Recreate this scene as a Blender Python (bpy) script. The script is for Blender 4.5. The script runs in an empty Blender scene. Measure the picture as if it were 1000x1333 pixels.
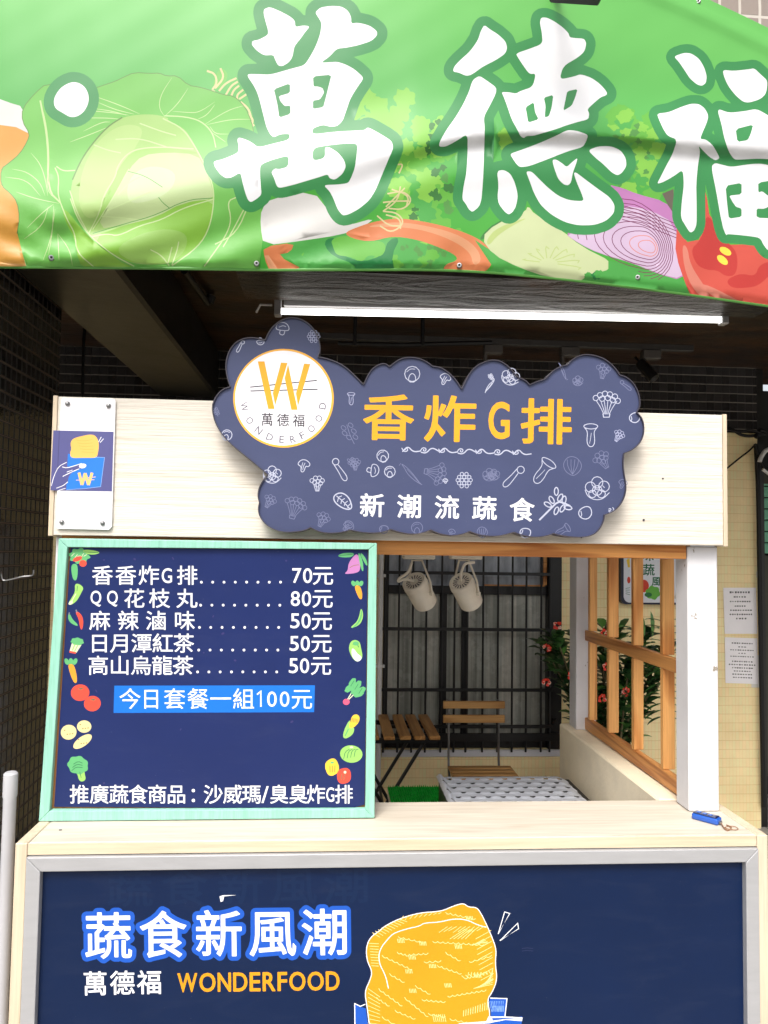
import bpy, bmesh, math, random
import numpy as np
from mathutils import Vector, Matrix
from mathutils.geometry import delaunay_2d_cdt

random.seed(7)
rng = np.random.RandomState(5)
SC = bpy.context.scene
COL = SC.collection
R = math.radians

# ------------------------------------------------------------------ camera
FPX = 963.0
YAW, PITCH, ROLL = R(3.8), R(2.9), R(.86)
CAM = Vector((0, 0, 1.6))
fwd = Vector((math.sin(YAW)*math.cos(PITCH), math.cos(YAW)*math.cos(PITCH), math.sin(PITCH)))
r0 = Vector((math.cos(YAW), -math.sin(YAW), 0)); u0 = r0.cross(fwd)
rgt = math.cos(ROLL)*r0 + math.sin(ROLL)*u0
upv = -math.sin(ROLL)*r0 + math.cos(ROLL)*u0
cd = bpy.data.cameras.new('camera'); cam = bpy.data.objects.new('camera', cd); COL.objects.link(cam)
M = Matrix((rgt, upv, -fwd)).transposed().to_4x4(); M.translation = CAM
cam.matrix_world = M
cd.sensor_fit = 'VERTICAL'; cd.sensor_height = 24; cd.lens = 24*FPX/1333
cd.clip_start = .02; cd.clip_end = 2000
SC.camera = cam

# ------------------------------------------------------------------ light: bright overcast daylight from the street
SUN_EL, SUN_AZ = R(52), R(198)      # sun high in front of the stall, slightly to the left
w = bpy.data.worlds.new('World'); SC.world = w; w.use_nodes = True
nt = w.node_tree; bg = nt.nodes['Background']
sky = nt.nodes.new('ShaderNodeTexSky'); sky.sky_type = 'NISHITA'; sky.sun_disc = False
sky.sun_elevation = SUN_EL; sky.sun_rotation = SUN_AZ
sky.air_density = 1.0; sky.dust_density = 6.0; sky.ozone_density = .6
hs = nt.nodes.new('ShaderNodeHueSaturation'); hs.inputs['Saturation'].default_value = .3
nt.links.new(sky.outputs[0], hs.inputs['Color']); nt.links.new(hs.outputs[0], bg.inputs['Color'])
bg.inputs['Strength'].default_value = .15
sl = bpy.data.lights.new('sun', 'SUN'); sl.energy = 1.25; sl.angle = R(20); sl.color = (1, .965, .91)
so = bpy.data.objects.new('sun', sl); COL.objects.link(so)
sd = Vector((math.sin(SUN_AZ)*math.cos(SUN_EL), math.cos(SUN_AZ)*math.cos(SUN_EL), math.sin(SUN_EL)))
so.rotation_euler = sd.to_track_quat('Z', 'Y').to_euler(); so.location = sd*20
SC.view_settings.view_transform = 'Standard'; SC.view_settings.look = 'None'
SC.view_settings.exposure = .8; SC.view_settings.gamma = 1
SC.cycles.max_bounces = 8; SC.cycles.diffuse_bounces = 5
SC.cycles.use_denoising = True
try: SC.cycles.denoiser = 'OPENIMAGEDENOISE'
except Exception: pass

# ------------------------------------------------------------------ pixel rays to points on real planes
def ray(x, y): return fwd + rgt*((x-500)/FPX) - upv*((y-666.5)/FPX)
def PX(x, y, v): d = ray(x, y); return CAM + d*((v-CAM.x)/d.x)
def PY(x, y, v): d = ray(x, y); return CAM + d*((v-CAM.y)/d.y)
def PZ(x, y, v): d = ray(x, y); return CAM + d*((v-CAM.z)/d.z)
def PPL(x, y, p, n): d = ray(x, y); return CAM + d*((p-CAM).dot(n)/d.dot(n))

# ------------------------------------------------------------------ scene-graph helpers
def thing(name, label, cat, loc=(0, 0, 0), group=None):
    o = bpy.data.objects.new(name, None); COL.objects.link(o)
    o.location = loc; o.empty_display_size = .05
    o['label'] = label; o['category'] = cat
    if group: o['group'] = group
    return o
def tag(o, label, cat, group=None):
    o['label'] = label; o['category'] = cat
    if group: o['group'] = group
    return o
def link(name, me, mats, parent=None, kind=None, label=None):
    o = bpy.data.objects.new(name, me); COL.objects.link(o)
    for m in (mats if isinstance(mats, (list, tuple)) else [mats]): me.materials.append(m)
    if parent:
        o.parent = parent
        if parent.type == 'EMPTY': o.matrix_parent_inverse = Matrix.Translation(-Vector(parent.location))
    if kind: o['kind'] = kind
    if label: o['label'] = label
    return o
def obj(name, bm, mats, parent=None, kind=None, smooth=False, label=None):
    me = bpy.data.meshes.new(name)
    bmesh.ops.recalc_face_normals(bm, faces=bm.faces[:])
    if smooth:
        for f in bm.faces: f.smooth = True
    bm.to_mesh(me); bm.free()
    if smooth:
        try: me.set_sharp_from_angle(angle=R(40))
        except Exception: pass
    return link(name, me, mats, parent, kind, label)
def NB(): return bmesh.new()
def box(bm, x0, x1, y0, y1, z0, z1, bev=.002, mi=0, rot=None, seg=1):
    r = bmesh.ops.create_cube(bm, size=1)
    vs = r['verts']
    for v in vs: v.co = Vector(((x0+x1)/2+v.co.x*(x1-x0), (y0+y1)/2+v.co.y*(y1-y0), (z0+z1)/2+v.co.z*(z1-z0)))
    if rot is not None:
        bmesh.ops.transform(bm, matrix=rot, verts=vs)
    fs = set(f for v in vs for f in v.link_faces)
    for f in fs: f.material_index = mi
    if bev:
        es = list(set(e for v in vs for e in v.link_edges))
        bmesh.ops.bevel(bm, geom=es, offset=bev, segments=seg, affect='EDGES', profile=.5)
def tube(bm, pts, rad, n=10, cap=True, mi=0):
    pts = [Vector(p) for p in pts]; rings = []
    rads = rad if isinstance(rad, (list, tuple)) else [rad]*len(pts)
    prev = None
    for i, p in enumerate(pts):
        t = (pts[min(i+1, len(pts)-1)]-pts[max(i-1, 0)]).normalized()
        if prev is None:
            a = t.orthogonal().normalized()
        else:
            a = prev - t*prev.dot(t)
            a = a.normalized() if a.length > 1e-6 else t.orthogonal().normalized()
        prev = a; b = t.cross(a)
        rings.append([bm.verts.new(p+(a*math.cos(2*math.pi*k/n)+b*math.sin(2*math.pi*k/n))*rads[i]) for k in range(n)])
    for i in range(len(rings)-1):
        for k in range(n):
            f = bm.faces.new((rings[i][k], rings[i][(k+1) % n], rings[i+1][(k+1) % n], rings[i+1][k])); f.material_index = mi
    if cap:
        for rg in (rings[0][::-1], rings[-1]):
            f = bm.faces.new(rg); f.material_index = mi
def lathe(bm, prof, org, axis=(0, 0, 1), n=28, mi=0):
    ax = Vector(axis).normalized(); a = ax.orthogonal().normalized(); b = ax.cross(a); org = Vector(org)
    rings = []
    for r_, h in prof:
        if r_ < 1e-6: rings.append([bm.verts.new(org+ax*h)])
        else: rings.append([bm.verts.new(org+ax*h+(a*math.cos(2*math.pi*k/n)+b*math.sin(2*math.pi*k/n))*r_) for k in range(n)])
    for i in range(len(rings)-1):
        A, B = rings[i], rings[i+1]
        for k in range(n):
            q = (A[k % len(A)], A[(k+1) % len(A)], B[(k+1) % len(B)], B[k % len(B)])
            q = list(dict.fromkeys(q))
            if len(q) > 2:
                f = bm.faces.new(q); f.material_index = mi
def prism(bm, poly, y0, y1, mi=0):
    """polygon of (x, z) extruded along Y"""
    A = [bm.verts.new((x, y0, z)) for x, z in poly]; B = [bm.verts.new((x, y1, z)) for x, z in poly]
    bm.faces.new(A).material_index = mi; bm.faces.new(B[::-1]).material_index = mi
    for i in range(len(A)):
        j = (i+1) % len(A); bm.faces.new((A[i], B[i], B[j], A[j])).material_index = mi

# ------------------------------------------------------------------ materials
def lin(c):
    c = c/255.0
    return c/12.92 if c <= .04045 else ((c+.055)/1.055)**2.4
KALB = .82
def L(rgb, k=None): 
    k = KALB if k is None else k
    return tuple(lin(v)*k for v in rgb)+(1,)
def base(name, rgb, rough=.5, spec=.4, metal=0, k=None):
    m = bpy.data.materials.new(name); m.use_nodes = True
    b = m.node_tree.nodes['Principled BSDF']
    b.inputs['Base Color'].default_value = L(rgb, k); b.inputs['Roughness'].default_value = rough
    b.inputs['Specular IOR Level'].default_value = spec; b.inputs['Metallic'].default_value = metal
    return m, m.node_tree, b
def pos(nt, scale=(1, 1, 1)):
    g = nt.nodes.new('ShaderNodeNewGeometry'); mp = nt.nodes.new('ShaderNodeMapping'); mp.inputs['Scale'].default_value = scale
    nt.links.new(g.outputs['Position'], mp.inputs['Vector']); return mp.outputs[0]
def noise(nt, vec, scale, detail=4, rough=.55, dist=0):
    n = nt.nodes.new('ShaderNodeTexNoise'); n.inputs['Scale'].default_value = scale; n.inputs['Detail'].default_value = detail
    n.inputs['Roughness'].default_value = rough; n.inputs['Distortion'].default_value = dist
    nt.links.new(vec, n.inputs['Vector']); return n.outputs['Fac']
def ramp(nt, fac, stops):
    r = nt.nodes.new('ShaderNodeValToRGB'); e = r.color_ramp.elements
    while len(e) < len(stops): e.new(.5)
    for i, (p, c) in enumerate(stops): e[i].position = p; e[i].color = c
    nt.links.new(fac, r.inputs['Fac']); return r.outputs['Color']
def mix(nt, fac, a, b, mode='MIX'):
    n = nt.nodes.new('ShaderNodeMix'); n.data_type = 'RGBA'; n.blend_type = mode
    for s, v in ((n.inputs[0], fac), (n.inputs[6], a), (n.inputs[7], b)):
        if hasattr(v, 'is_output') or isinstance(v, bpy.types.NodeSocket): nt.links.new(v, s)
        else: s.default_value = v
    return n.outputs[2]
def bump(nt, b, h, strength=.3, dist=.01):
    n = nt.nodes.new('ShaderNodeBump'); n.inputs['Strength'].default_value = strength; n.inputs['Distance'].default_value = dist
    nt.links.new(h, n.inputs['Height']); nt.links.new(n.outputs[0], b.inputs['Normal']); return n
def rrough(nt, b, fac, lo, hi):
    n = nt.nodes.new('ShaderNodeMapRange'); n.inputs['To Min'].default_value = lo; n.inputs['To Max'].default_value = hi
    nt.links.new(fac, n.inputs['Value']); nt.links.new(n.outputs[0], b.inputs['Roughness'])
def var(name, rgb, rough=.5, spec=.4, amt=.12, scale=14, bmp=.08, bs=90, k=None, metal=0, stretch=(1, 1, 1)):
    """one colour with soft blotches and a fine surface"""
    m, nt, b = base(name, rgb, rough, spec, metal, k)
    v = pos(nt, stretch); n = noise(nt, v, scale, 5, .6)
    c = L(rgb, k); lo = tuple(x*(1-amt) for x in c[:3])+(1,); hi = tuple(min(x*(1+amt), .95) for x in c[:3])+(1,)
    nt.links.new(ramp(nt, n, [(.3, lo), (.7, hi)]), b.inputs['Base Color'])
    rrough(nt, b, n, max(.05, rough-.08), rough+.08)
    if bmp: bump(nt, b, noise(nt, v, bs, 3), bmp, .004)
    return m
_pc = {}; KINK = KALB
def ink(rgb, rough=.42, spec=.35, tex=.05, k=None):
    """printed colour on vinyl or film"""
    k = k or KINK; key = (tuple(rgb), rough, spec, k)
    if key not in _pc:
        _pc[key] = var('print_%d_%d_%d' % tuple(rgb), rgb, rough, spec, .05, 6, tex, 400, k)
    return _pc[key]
def film(name, rgb, k=None):
    """printed film on a board: faint blotches, dust specks, smears that change the gloss, slightly wavy"""
    m, nt, b = base(name, rgb, .3, .24, 0, k)
    n = noise(nt, pos(nt), 3.2, 6, .6); sp = noise(nt, pos(nt), 260, 2, .5); sm = noise(nt, pos(nt, (2, 2, 9)), 2.2, 6, .7, .8)
    c = L(rgb, k); lo = tuple(x*.93 for x in c[:3])+(1,); hi = tuple(x*1.07 for x in c[:3])+(1,)
    a = ramp(nt, n, [(.3, lo), (.7, hi)])
    dust = ramp(nt, sp, [(.74, (0, 0, 0, 1)), (.8, (1, 1, 1, 1))])
    f = nt.nodes.new('ShaderNodeMath'); f.operation = 'MULTIPLY'; f.inputs[1].default_value = .16; nt.links.new(dust, f.inputs[0])
    a = mix(nt, f.outputs[0], a, (.45, .45, .44, 1))
    s2 = ramp(nt, sm, [(.5, (0, 0, 0, 1)), (.8, (1, 1, 1, 1))])
    f2 = nt.nodes.new('ShaderNodeMath'); f2.operation = 'MULTIPLY'; f2.inputs[1].default_value = .014; nt.links.new(s2, f2.inputs[0])
    nt.links.new(mix(nt, f2.outputs[0], a, (.4, .42, .45, 1)), b.inputs['Base Color'])
    rrough(nt, b, sm, .3, .46); bump(nt, b, noise(nt, pos(nt), 4.5, 2), .05, .02)
    return m
def wood(name, light, dark, axis, rough=.55, scale=1.0, bmp=.15, k=None, ringy=.6):
    m, nt, b = base(name, light, rough, .3, 0, k)
    st = [26*scale]*3; st[axis] = 1.6*scale
    v = pos(nt, tuple(st))
    n1 = noise(nt, v, 1.0, 6, .6, 1.2)
    st2 = [160*scale]*3; st2[axis] = 5*scale
    n2 = noise(nt, pos(nt, tuple(st2)), 1.0, 4, .6)
    st3 = [9*scale]*3; st3[axis] = .7*scale
    n3 = noise(nt, pos(nt, tuple(st3)), 1.0, 2, .5, .6)
    wv = nt.nodes.new('ShaderNodeMath'); wv.operation = 'MULTIPLY'; wv.inputs[1].default_value = 34
    nt.links.new(n3, wv.inputs[0])
    si = nt.nodes.new('ShaderNodeMath'); si.operation = 'SINE'; nt.links.new(wv.outputs[0], si.inputs[0])
    mr = nt.nodes.new('ShaderNodeMapRange'); mr.inputs['From Min'].default_value = -1; nt.links.new(si.outputs[0], mr.inputs['Value'])
    a = ramp(nt, n1, [(.25, L(dark, k)), (.7, L(light, k))])
    c = mix(nt, ringy, a, ramp(nt, mr.outputs[0], [(.0, L(dark, k)), (.5, L(light, k)), (1, L(light, k))]))
    fine = ramp(nt, n2, [(.35, (.72, .72, .72, 1)), (.6, (1, 1, 1, 1))])
    nt.links.new(mix(nt, .55, c, fine, 'MULTIPLY'), b.inputs['Base Color'])
    bump(nt, b, n2, bmp, .003)
    return m
def tiles(name, rgb, grout, axes, size=(.047, .047), mortar=.004, rough=.25, spec=.5, k=None, amt=.25, bmp=.5, cgrout=None, cmort=1.0):
    """mosaic tiles; rows and columns may have differently coloured grout"""
    m, nt, b = base(name, rgb, rough, spec, 0, k)
    g = nt.nodes.new('ShaderNodeNewGeometry'); s = nt.nodes.new('ShaderNodeSeparateXYZ'); cmb = nt.nodes.new('ShaderNodeCombineXYZ')
    nt.links.new(g.outputs['Position'], s.inputs[0])
    nt.links.new(s.outputs[axes[0]], cmb.inputs[0]); nt.links.new(s.outputs[axes[1]], cmb.inputs[1])
    wob = nt.nodes.new('ShaderNodeTexNoise'); wob.inputs['Scale'].default_value = 7
    nt.links.new(cmb.outputs[0], wob.inputs['Vector'])
    wv = nt.nodes.new('ShaderNodeMix'); wv.data_type = 'VECTOR'; wv.inputs[0].default_value = .004
    nt.links.new(cmb.outputs[0], wv.inputs[4]); nt.links.new(wob.outputs['Color'], wv.inputs[5])
    def brick(wd, mo):
        br = nt.nodes.new('ShaderNodeTexBrick'); br.offset = 0; br.squash = 1
        br.inputs['Scale'].default_value = 1; br.inputs['Brick Width'].default_value = wd; br.inputs['Row Height'].default_value = size[1]
        br.inputs['Mortar Size'].default_value = mo; br.inputs['Mortar Smooth'].default_value = .3; br.inputs['Bias'].default_value = 0
        nt.links.new(wv.outputs[1], br.inputs['Vector']); return br
    br = brick(size[0], mortar*cmort); rw = brick(50.0, mortar)
    c = L(rgb, k)
    br.inputs['Color1'].default_value = tuple(x*(1-amt) for x in c[:3])+(1,)
    br.inputs['Color2'].default_value = tuple(min(.9, x*(1+amt)) for x in c[:3])+(1,)
    br.inputs['Mortar'].default_value = L(cgrout or grout, k)
    col = mix(nt, rw.outputs['Fac'], br.outputs['Color'], L(grout, k))
    dirt = noise(nt, pos(nt, (3, 3, 3)), 1.5, 6, .65)
    nt.links.new(mix(nt, .5, col, ramp(nt, dirt, [(.3, (.74, .68, .58, 1)), (.65, (1, 1, 1, 1))]), 'MULTIPLY'), b.inputs['Base Color'])
    inv = nt.nodes.new('ShaderNodeMath'); inv.operation = 'SUBTRACT'; inv.inputs[0].default_value = 1; nt.links.new(br.outputs['Fac'], inv.inputs[1])
    ad = nt.nodes.new('ShaderNodeMath'); ad.operation = 'MULTIPLY_ADD'; ad.inputs[1].default_value = .25
    nt.links.new(noise(nt, cmb.outputs[0], 45, 2), ad.inputs[0]); nt.links.new(inv.outputs[0], ad.inputs[2])
    bump(nt, b, ad.outputs[0], bmp, .003)
    mr = nt.nodes.new('ShaderNodeMapRange'); mr.inputs['To Min'].default_value = rough; mr.inputs['To Max'].default_value = .8
    nt.links.new(br.outputs['Fac'], mr.inputs['Value']); nt.links.new(mr.outputs[0], b.inputs['Roughness'])
    return m

# ------------------------------------------------------------------ drawing: outlines, strokes, glyphs in picture units
def cr(x0, y0, s, pts): return [(x0+x*s, y0+y*s) for x, y in pts]
def chaikin(p, n=2, q=.25, closed=True):
    for _ in range(n):
        o = []
        N = len(p)
        for i in range(N if closed else N-1):
            a, b = p[i], p[(i+1) % N]
            o.append((a[0]*(1-q)+b[0]*q, a[1]*(1-q)+b[1]*q)); o.append((a[0]*q+b[0]*(1-q), a[1]*q+b[1]*(1-q)))
        if not closed: o = [p[0]]+o+[p[-1]]
        p = o
    return p
def ell(cx, cy, rx, ry, rot=0, n=20, wob=0, k=5, ph=0):
    o = []
    for i in range(n):
        t = 2*math.pi*i/n; f = 1+wob*math.sin(k*t+ph)
        x, y = rx*f*math.cos(t), ry*f*math.sin(t); c, s = math.cos(R(rot)), math.sin(R(rot))
        o.append((cx+x*c-y*s, cy+x*s+y*c))
    return o
def stroke(pts, wd, taper=False, closed=False):
    """polyline -> list of quads meeting on mitred joints"""
    P = np.array(pts, float); n = len(P)
    keep = [0]+[i for i in range(1, n) if np.hypot(*(P[i]-P[i-1])) > 1e-4]
    P = P[keep]; n = len(P)
    if n < 2: return []
    out = []; Lf = []; Rt = []
    for i in range(n):
        a = P[i]-P[i-1] if (i > 0 or closed) else P[i+1]-P[i]
        b = P[(i+1) % n]-P[i] if (i < n-1 or closed) else P[i]-P[i-1]
        a = a/(np.hypot(*a)+1e-9); b = b/(np.hypot(*b)+1e-9); t = a+b
        if np.hypot(*t) < .3: t = b
        t = t/np.hypot(*t); nn = np.array((-t[1], t[0])); h = wd/2/max(.55, abs(nn @ np.array((-b[1], b[0]))))
        if taper: h *= max(.25, math.sin(math.pi*(i+.35)/(n-.3)))
        Lf.append(tuple(P[i]+nn*h)); Rt.append(tuple(P[i]-nn*h))
    for i in range(n if closed else n-1):
        j = (i+1) % n; out.append([Lf[i], Lf[j], Rt[j], Rt[i]])
    return out
class Art(list):
    def fill(s, m, *loops): s.append((m, 'E', [list(l) for l in loops])); return s
    def line(s, m, pts, wd, smooth=1, taper=False, closed=False):
        if smooth: pts = chaikin(pts, smooth, closed=closed)
        s.append((m, 'U', stroke(pts, wd, taper, closed))); return s
def sdf_loops(segs, r, res):
    """outline at distance r round the area bounded by segs (n,4) -> closed loops"""
    segs = np.asarray(segs, float)
    x0, y0 = segs[:, [0, 2]].min()-r-2*res, segs[:, [1, 3]].min()-r-2*res
    x1, y1 = segs[:, [0, 2]].max()+r+2*res, segs[:, [1, 3]].max()+r+2*res
    nx, ny = int((x1-x0)/res)+2, int((y1-y0)/res)+2
    gx = x0+np.arange(nx)*res+1e-5; gy = y0+np.arange(ny)*res+1.3e-5
    X, Y = np.meshgrid(gx, gy); D = np.full(X.shape, 1e18); par = np.zeros(X.shape, bool)
    for ax, ay, bx, by in segs:
        dx, dy = bx-ax, by-ay; l2 = dx*dx+dy*dy+1e-12
        i0 = max(0, int((min(ax, bx)-r-3*res-x0)/res)); i1 = min(nx, int((max(ax, bx)+r+3*res-x0)/res)+2)
        j0 = max(0, int((min(ay, by)-r-3*res-y0)/res)); j1 = min(ny, int((max(ay, by)+r+3*res-y0)/res)+2)
        xs, ys = X[j0:j1, i0:i1], Y[j0:j1, i0:i1]
        t = np.clip(((xs-ax)*dx+(ys-ay)*dy)/l2, 0, 1)
        d = (xs-ax-t*dx)**2+(ys-ay-t*dy)**2
        np.minimum(D[j0:j1, i0:i1], d, out=D[j0:j1, i0:i1])
        if abs(dy) > 1e-12:
            lo, hi = min(ay, by), max(ay, by)
            rows = np.where((gy > lo) & (gy <= hi))[0]
            for j in rows:
                xc = ax+(gy[j]-ay)/dy*dx
                par[j, gx > xc] ^= True
    F = np.sqrt(np.minimum(D, (r+4*res+1)**2)); F[par] *= -1; F -= r; F[F == 0] = 1e-9
    S = F < 0; nxt = {}
    def ex(j, i): t = F[j, i]/(F[j, i]-F[j, i+1]); return (gx[i]+t*res, gy[j])
    def ey(j, i): t = F[j, i]/(F[j, i]-F[j+1, i]); return (gx[i], gy[j]+t*res)
    code = S[:-1, :-1]*1+S[:-1, 1:]*2+S[1:, 1:]*4+S[1:, :-1]*8
    tab = {1: 'LT', 2: 'TR', 3: 'LR', 4: 'RB', 5: 'LBRT', 6: 'TB', 7: 'LB', 8: 'BL', 9: 'BT', 10: 'TLBR', 11: 'BR', 12: 'RL', 13: 'RT', 14: 'TL'}
    key = {'T': lambda j, i: ('x', j, i), 'B': lambda j, i: ('x', j+1, i), 'L': lambda j, i: ('y', j, i), 'R': lambda j, i: ('y', j, i+1)}
    for j, i in zip(*np.where((code > 0) & (code < 15))):
        s = tab[int(code[j, i])]
        for q in range(0, len(s), 2): nxt[key[s[q]](j, i)] = key[s[q+1]](j, i)
    loops = []
    while nxt:
        k0, k = nxt.popitem(); lp = [k0]
        while k != k0 and k in nxt: lp.append(k); k = nxt.pop(k)
        pts = [ex(k_[1], k_[2]) if k_[0] == 'x' else ey(k_[1], k_[2]) for k_ in lp]
        pts = simplify(pts, res*.3)
        if len(pts) > 2: loops.append(pts)
    return loops
def simplify(p, eps):
    P = np.array(p)
    if len(P) < 8: return p
    h = len(P)//2
    def dp(a, b):
        st = [(a, b)]; keep = {a, b}
        while st:
            i, j = st.pop()
            if j-i < 2: continue
            A, B = P[i], P[j % len(P)]; d = B-A; n = np.hypot(*d)+1e-12
            q = P[i+1:j]; dist = np.abs((q[:, 0]-A[0])*d[1]-(q[:, 1]-A[1])*d[0])/n
            k = int(dist.argmax())
            if dist[k] > eps: k += i+1; keep.add(k); st += [(i, k), (k, j)]
        return keep
    ks = sorted((dp(0, h) | dp(h, len(P))) - {len(P)})
    return [tuple(P[k]) for k in ks]
def loop_segs(loops):
    o = []
    for l in loops:
        for i in range(len(l)): o.append((*l[i], *l[(i+1) % len(l)]))
    return o
GL = {}
def load_glyphs(chars):
    obs = []
    for c in sorted(set(chars)-{' '}):
        cu = bpy.data.curves.new('glyph', 'FONT'); cu.body = c; cu.resolution_u = 4; cu.fill_mode = 'BOTH'
        o = bpy.data.objects.new('glyph', cu); COL.objects.link(o); obs.append((c, o))
    bpy.context.view_layer.update(); dg = bpy.context.evaluated_depsgraph_get()
    for c, o in obs:
        e = o.evaluated_get(dg); me = e.to_mesh()
        cnt = {}
        for p in me.polygons:
            for a, b in p.edge_keys: cnt[(a, b)] = cnt.get((a, b), 0)+1
        v = me.vertices
        s = [(v[a].co.x, v[a].co.y, v[b].co.x, v[b].co.y) for (a, b), n in cnt.items() if n == 1]
        GL[c] = np.array(s) if s else np.zeros((0, 4))
        e.to_mesh_clear()
    for c, o in obs:
        cu = o.data; bpy.data.objects.remove(o); bpy.data.curves.remove(cu)
    g = GL['圖']; GL['_em'] = ((g[:, [0, 2]].max()-g[:, [0, 2]].min())/.9, (g[:, [1, 3]].max()+g[:, [1, 3]].min())/2)
def glyph(c, cx, cy, wd, ht, r, res, rot=0, slope=0, adv=None):
    """CJK: em box wd x ht centred at (cx, cy); Latin: ink box fitted"""
    g = GL[c].copy()
    if len(g) == 0: return []
    if ord(c) > 0x2000:
        em, yc = GL['_em']; xc = em/2; sx, sy = wd/em, ht/em
        if ord(c) >= 0xff00: xc = (g[:, [0, 2]].max()+g[:, [0, 2]].min())/2
    else:
        xa, xb, ya, yb = g[:, [0, 2]].min(), g[:, [0, 2]].max(), g[:, [1, 3]].min(), g[:, [1, 3]].max()
        xc, yc = (xa+xb)/2, (ya+yb)/2; sx, sy = (wd-2*r)/max(xb-xa, 1e-6), (ht-2*r)/max(yb-ya, 1e-6)
    o = g.copy(); o[:, [0, 2]] = (g[:, [0, 2]]-xc)*sx; o[:, [1, 3]] = -(g[:, [1, 3]]-yc)*sy
    c_, s_ = math.cos(rot), math.sin(rot); q = o.copy()
    for a, b in ((0, 1), (2, 3)):
        q[:, a] = cx+o[:, a]*c_-o[:, b]*s_; q[:, b] = cy+o[:, a]*s_+o[:, b]*c_+slope*o[:, a]
    return sdf_loops(q, r, res)
def offset_text(loops, r, res): return sdf_loops(loop_segs(loops), r, res)

def compose(name, art, fn, parent=None, extra=(), smooth=False, label=None, hem=None):
    """planar map of all drawn shapes: each patch takes the material of the topmost shape over it"""
    vs = []; es = []; loops_of = []
    for si, (m, mode, loops) in enumerate(art):
        keep = []
        for l in loops:
            q = []
            for p in l:
                if not q or math.hypot(p[0]-q[-1][0], p[1]-q[-1][1]) > .02: q.append((float(p[0]), float(p[1])))
            if len(q) > 2 and math.hypot(q[0][0]-q[-1][0], q[0][1]-q[-1][1]) < .02: q.pop()
            if len(q) < 3: continue
            b0 = len(vs); n = len(q); vs += [Vector(p) for p in q]; es += [(b0+i, b0+(i+1) % n) for i in range(n)]
            keep.append(np.array(q))
        loops_of.append((mode, keep))
    vs += [Vector(p) for p in extra]
    ov, oe, of, _, _, _ = delaunay_2d_cdt(vs, es, [], 0, 1e-4, False)
    V = np.array([(p.x, p.y) for p in ov]); T = np.array([f[:3] for f in of])
    cen = V[T].mean(axis=1); order = np.argsort(cen[:, 0]); cs = cen[order]
    top = np.full(len(T), -1)
    for si, (mode, keep) in enumerate(loops_of):
        if not keep: continue
        for grp in ([keep] if mode == 'E' else [[k] for k in keep]):
            al = np.concatenate(grp); x0, y0 = al.min(0); x1, y1 = al.max(0)
            i0, i1 = np.searchsorted(cs[:, 0], x0), np.searchsorted(cs[:, 0], x1)
            if i1 <= i0: continue
            c = cs[i0:i1]; ok = (c[:, 1] >= y0) & (c[:, 1] <= y1)
            idx = np.where(ok)[0]
            if not len(idx): continue
            c = c[idx]; par = np.zeros(len(c), bool)
            for q in grp:
                A = q; B = np.roll(q, -1, 0)
                for (ax, ay), (bx, by) in zip(A, B):
                    if ay == by: continue
                    h = ((ay > c[:, 1]) != (by > c[:, 1])) & (c[:, 0] < (bx-ax)*(c[:, 1]-ay)/(by-ay)+ax)
                    par ^= h
            top[order[i0+idx[par]]] = si
    mats = []; mi_of = {}
    for m, _, _ in art:
        if m.name not in mi_of: mi_of[m.name] = len(mats); mats.append(m)
    faces = []; fm = []
    for t, k in zip(T.tolist(), top.tolist()):
        if k >= 0: faces.append(t); fm.append(mi_of[art[k][0].name])
    co = [fn(p.x, p.y) for p in ov]
    used = sorted(set(i for f in faces for i in f)); mp = {i: k for k, i in enumerate(used)}
    me = bpy.data.meshes.new(name)
    F2 = []
    for f in faces:
        a, b, c = (co[i] for i in f[:3]); n = (b-a).cross(c-a)
        F2.append([mp[i] for i in (f if n.dot(CAM-a) > 0 else f[::-1])])
    me.from_pydata([co[i] for i in used], [], F2)
    me.polygons.foreach_set('material_index', fm)
    if smooth: me.polygons.foreach_set('use_smooth', [True]*len(F2))
    me.update()
    return link(name, me, mats, parent, label=label)

load_glyphs('圖香炸排新潮流蔬食萬德福花枝丸麻辣滷味日月潭紅茶高山烏龍元今套餐一組推廣商品：沙威瑪臭風味GQW0123456789ONDERF/')

# ------------------------------------------------------------------ shared materials
M_CREAM = None
def cream_board():
    m, nt, b = base('cream_ridged_board', (243, 230, 205), .6, .3)
    n = noise(nt, pos(nt, (3.0, 3.0, 120)), 1.0, 5, .65, .5)
    n2 = noise(nt, pos(nt, (5, 5, 60)), 1.0, 3, .6)
    c = ramp(nt, n, [(.3, L((208, 197, 179))), (.46, L((229, 221, 208))), (.8, L((235, 228, 217)))])
    d = ramp(nt, noise(nt, pos(nt), 2.3, 6, .65), [(.3, (.86, .84, .8, 1)), (.6, (1, 1, 1, 1))])
    nt.links.new(mix(nt, .35, c, d, 'MULTIPLY'), b.inputs['Base Color'])
    bump(nt, b, mix(nt, .4, n, n2), .9, .005)
    return m
M_CREAM = cream_board()
M_TRIM = wood('pale_birch_edging', (228, 211, 186), (214, 194, 164), 2, .5, .8, .1, ringy=.25)
M_TRIMX = wood('pale_birch_edging_along', (228, 211, 184), (214, 194, 162), 0, .5, .8, .1, ringy=.25)
M_TRIMY = wood('pale_birch_edging_deep', (244, 226, 188), (228, 206, 162), 1, .5, .8, .1, ringy=.25)
M_TOP = wood('pale_plywood_worktop', (228, 219, 204), (204, 190, 170), 0, .5, 1.3, .1, ringy=.1)
M_PINE_X = wood('varnished_pine_along', (236, 168, 94), (184, 108, 48), 0, .4, 1.0, .12)
M_PINE_Z = wood('varnished_pine_upright', (246, 184, 112), (186, 112, 52), 2, .4, 1.0, .18)
M_PINE_Y = wood('varnished_pine_deep', (230, 164, 96), (166, 96, 44), 1, .4, 1.0, .18)
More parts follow.
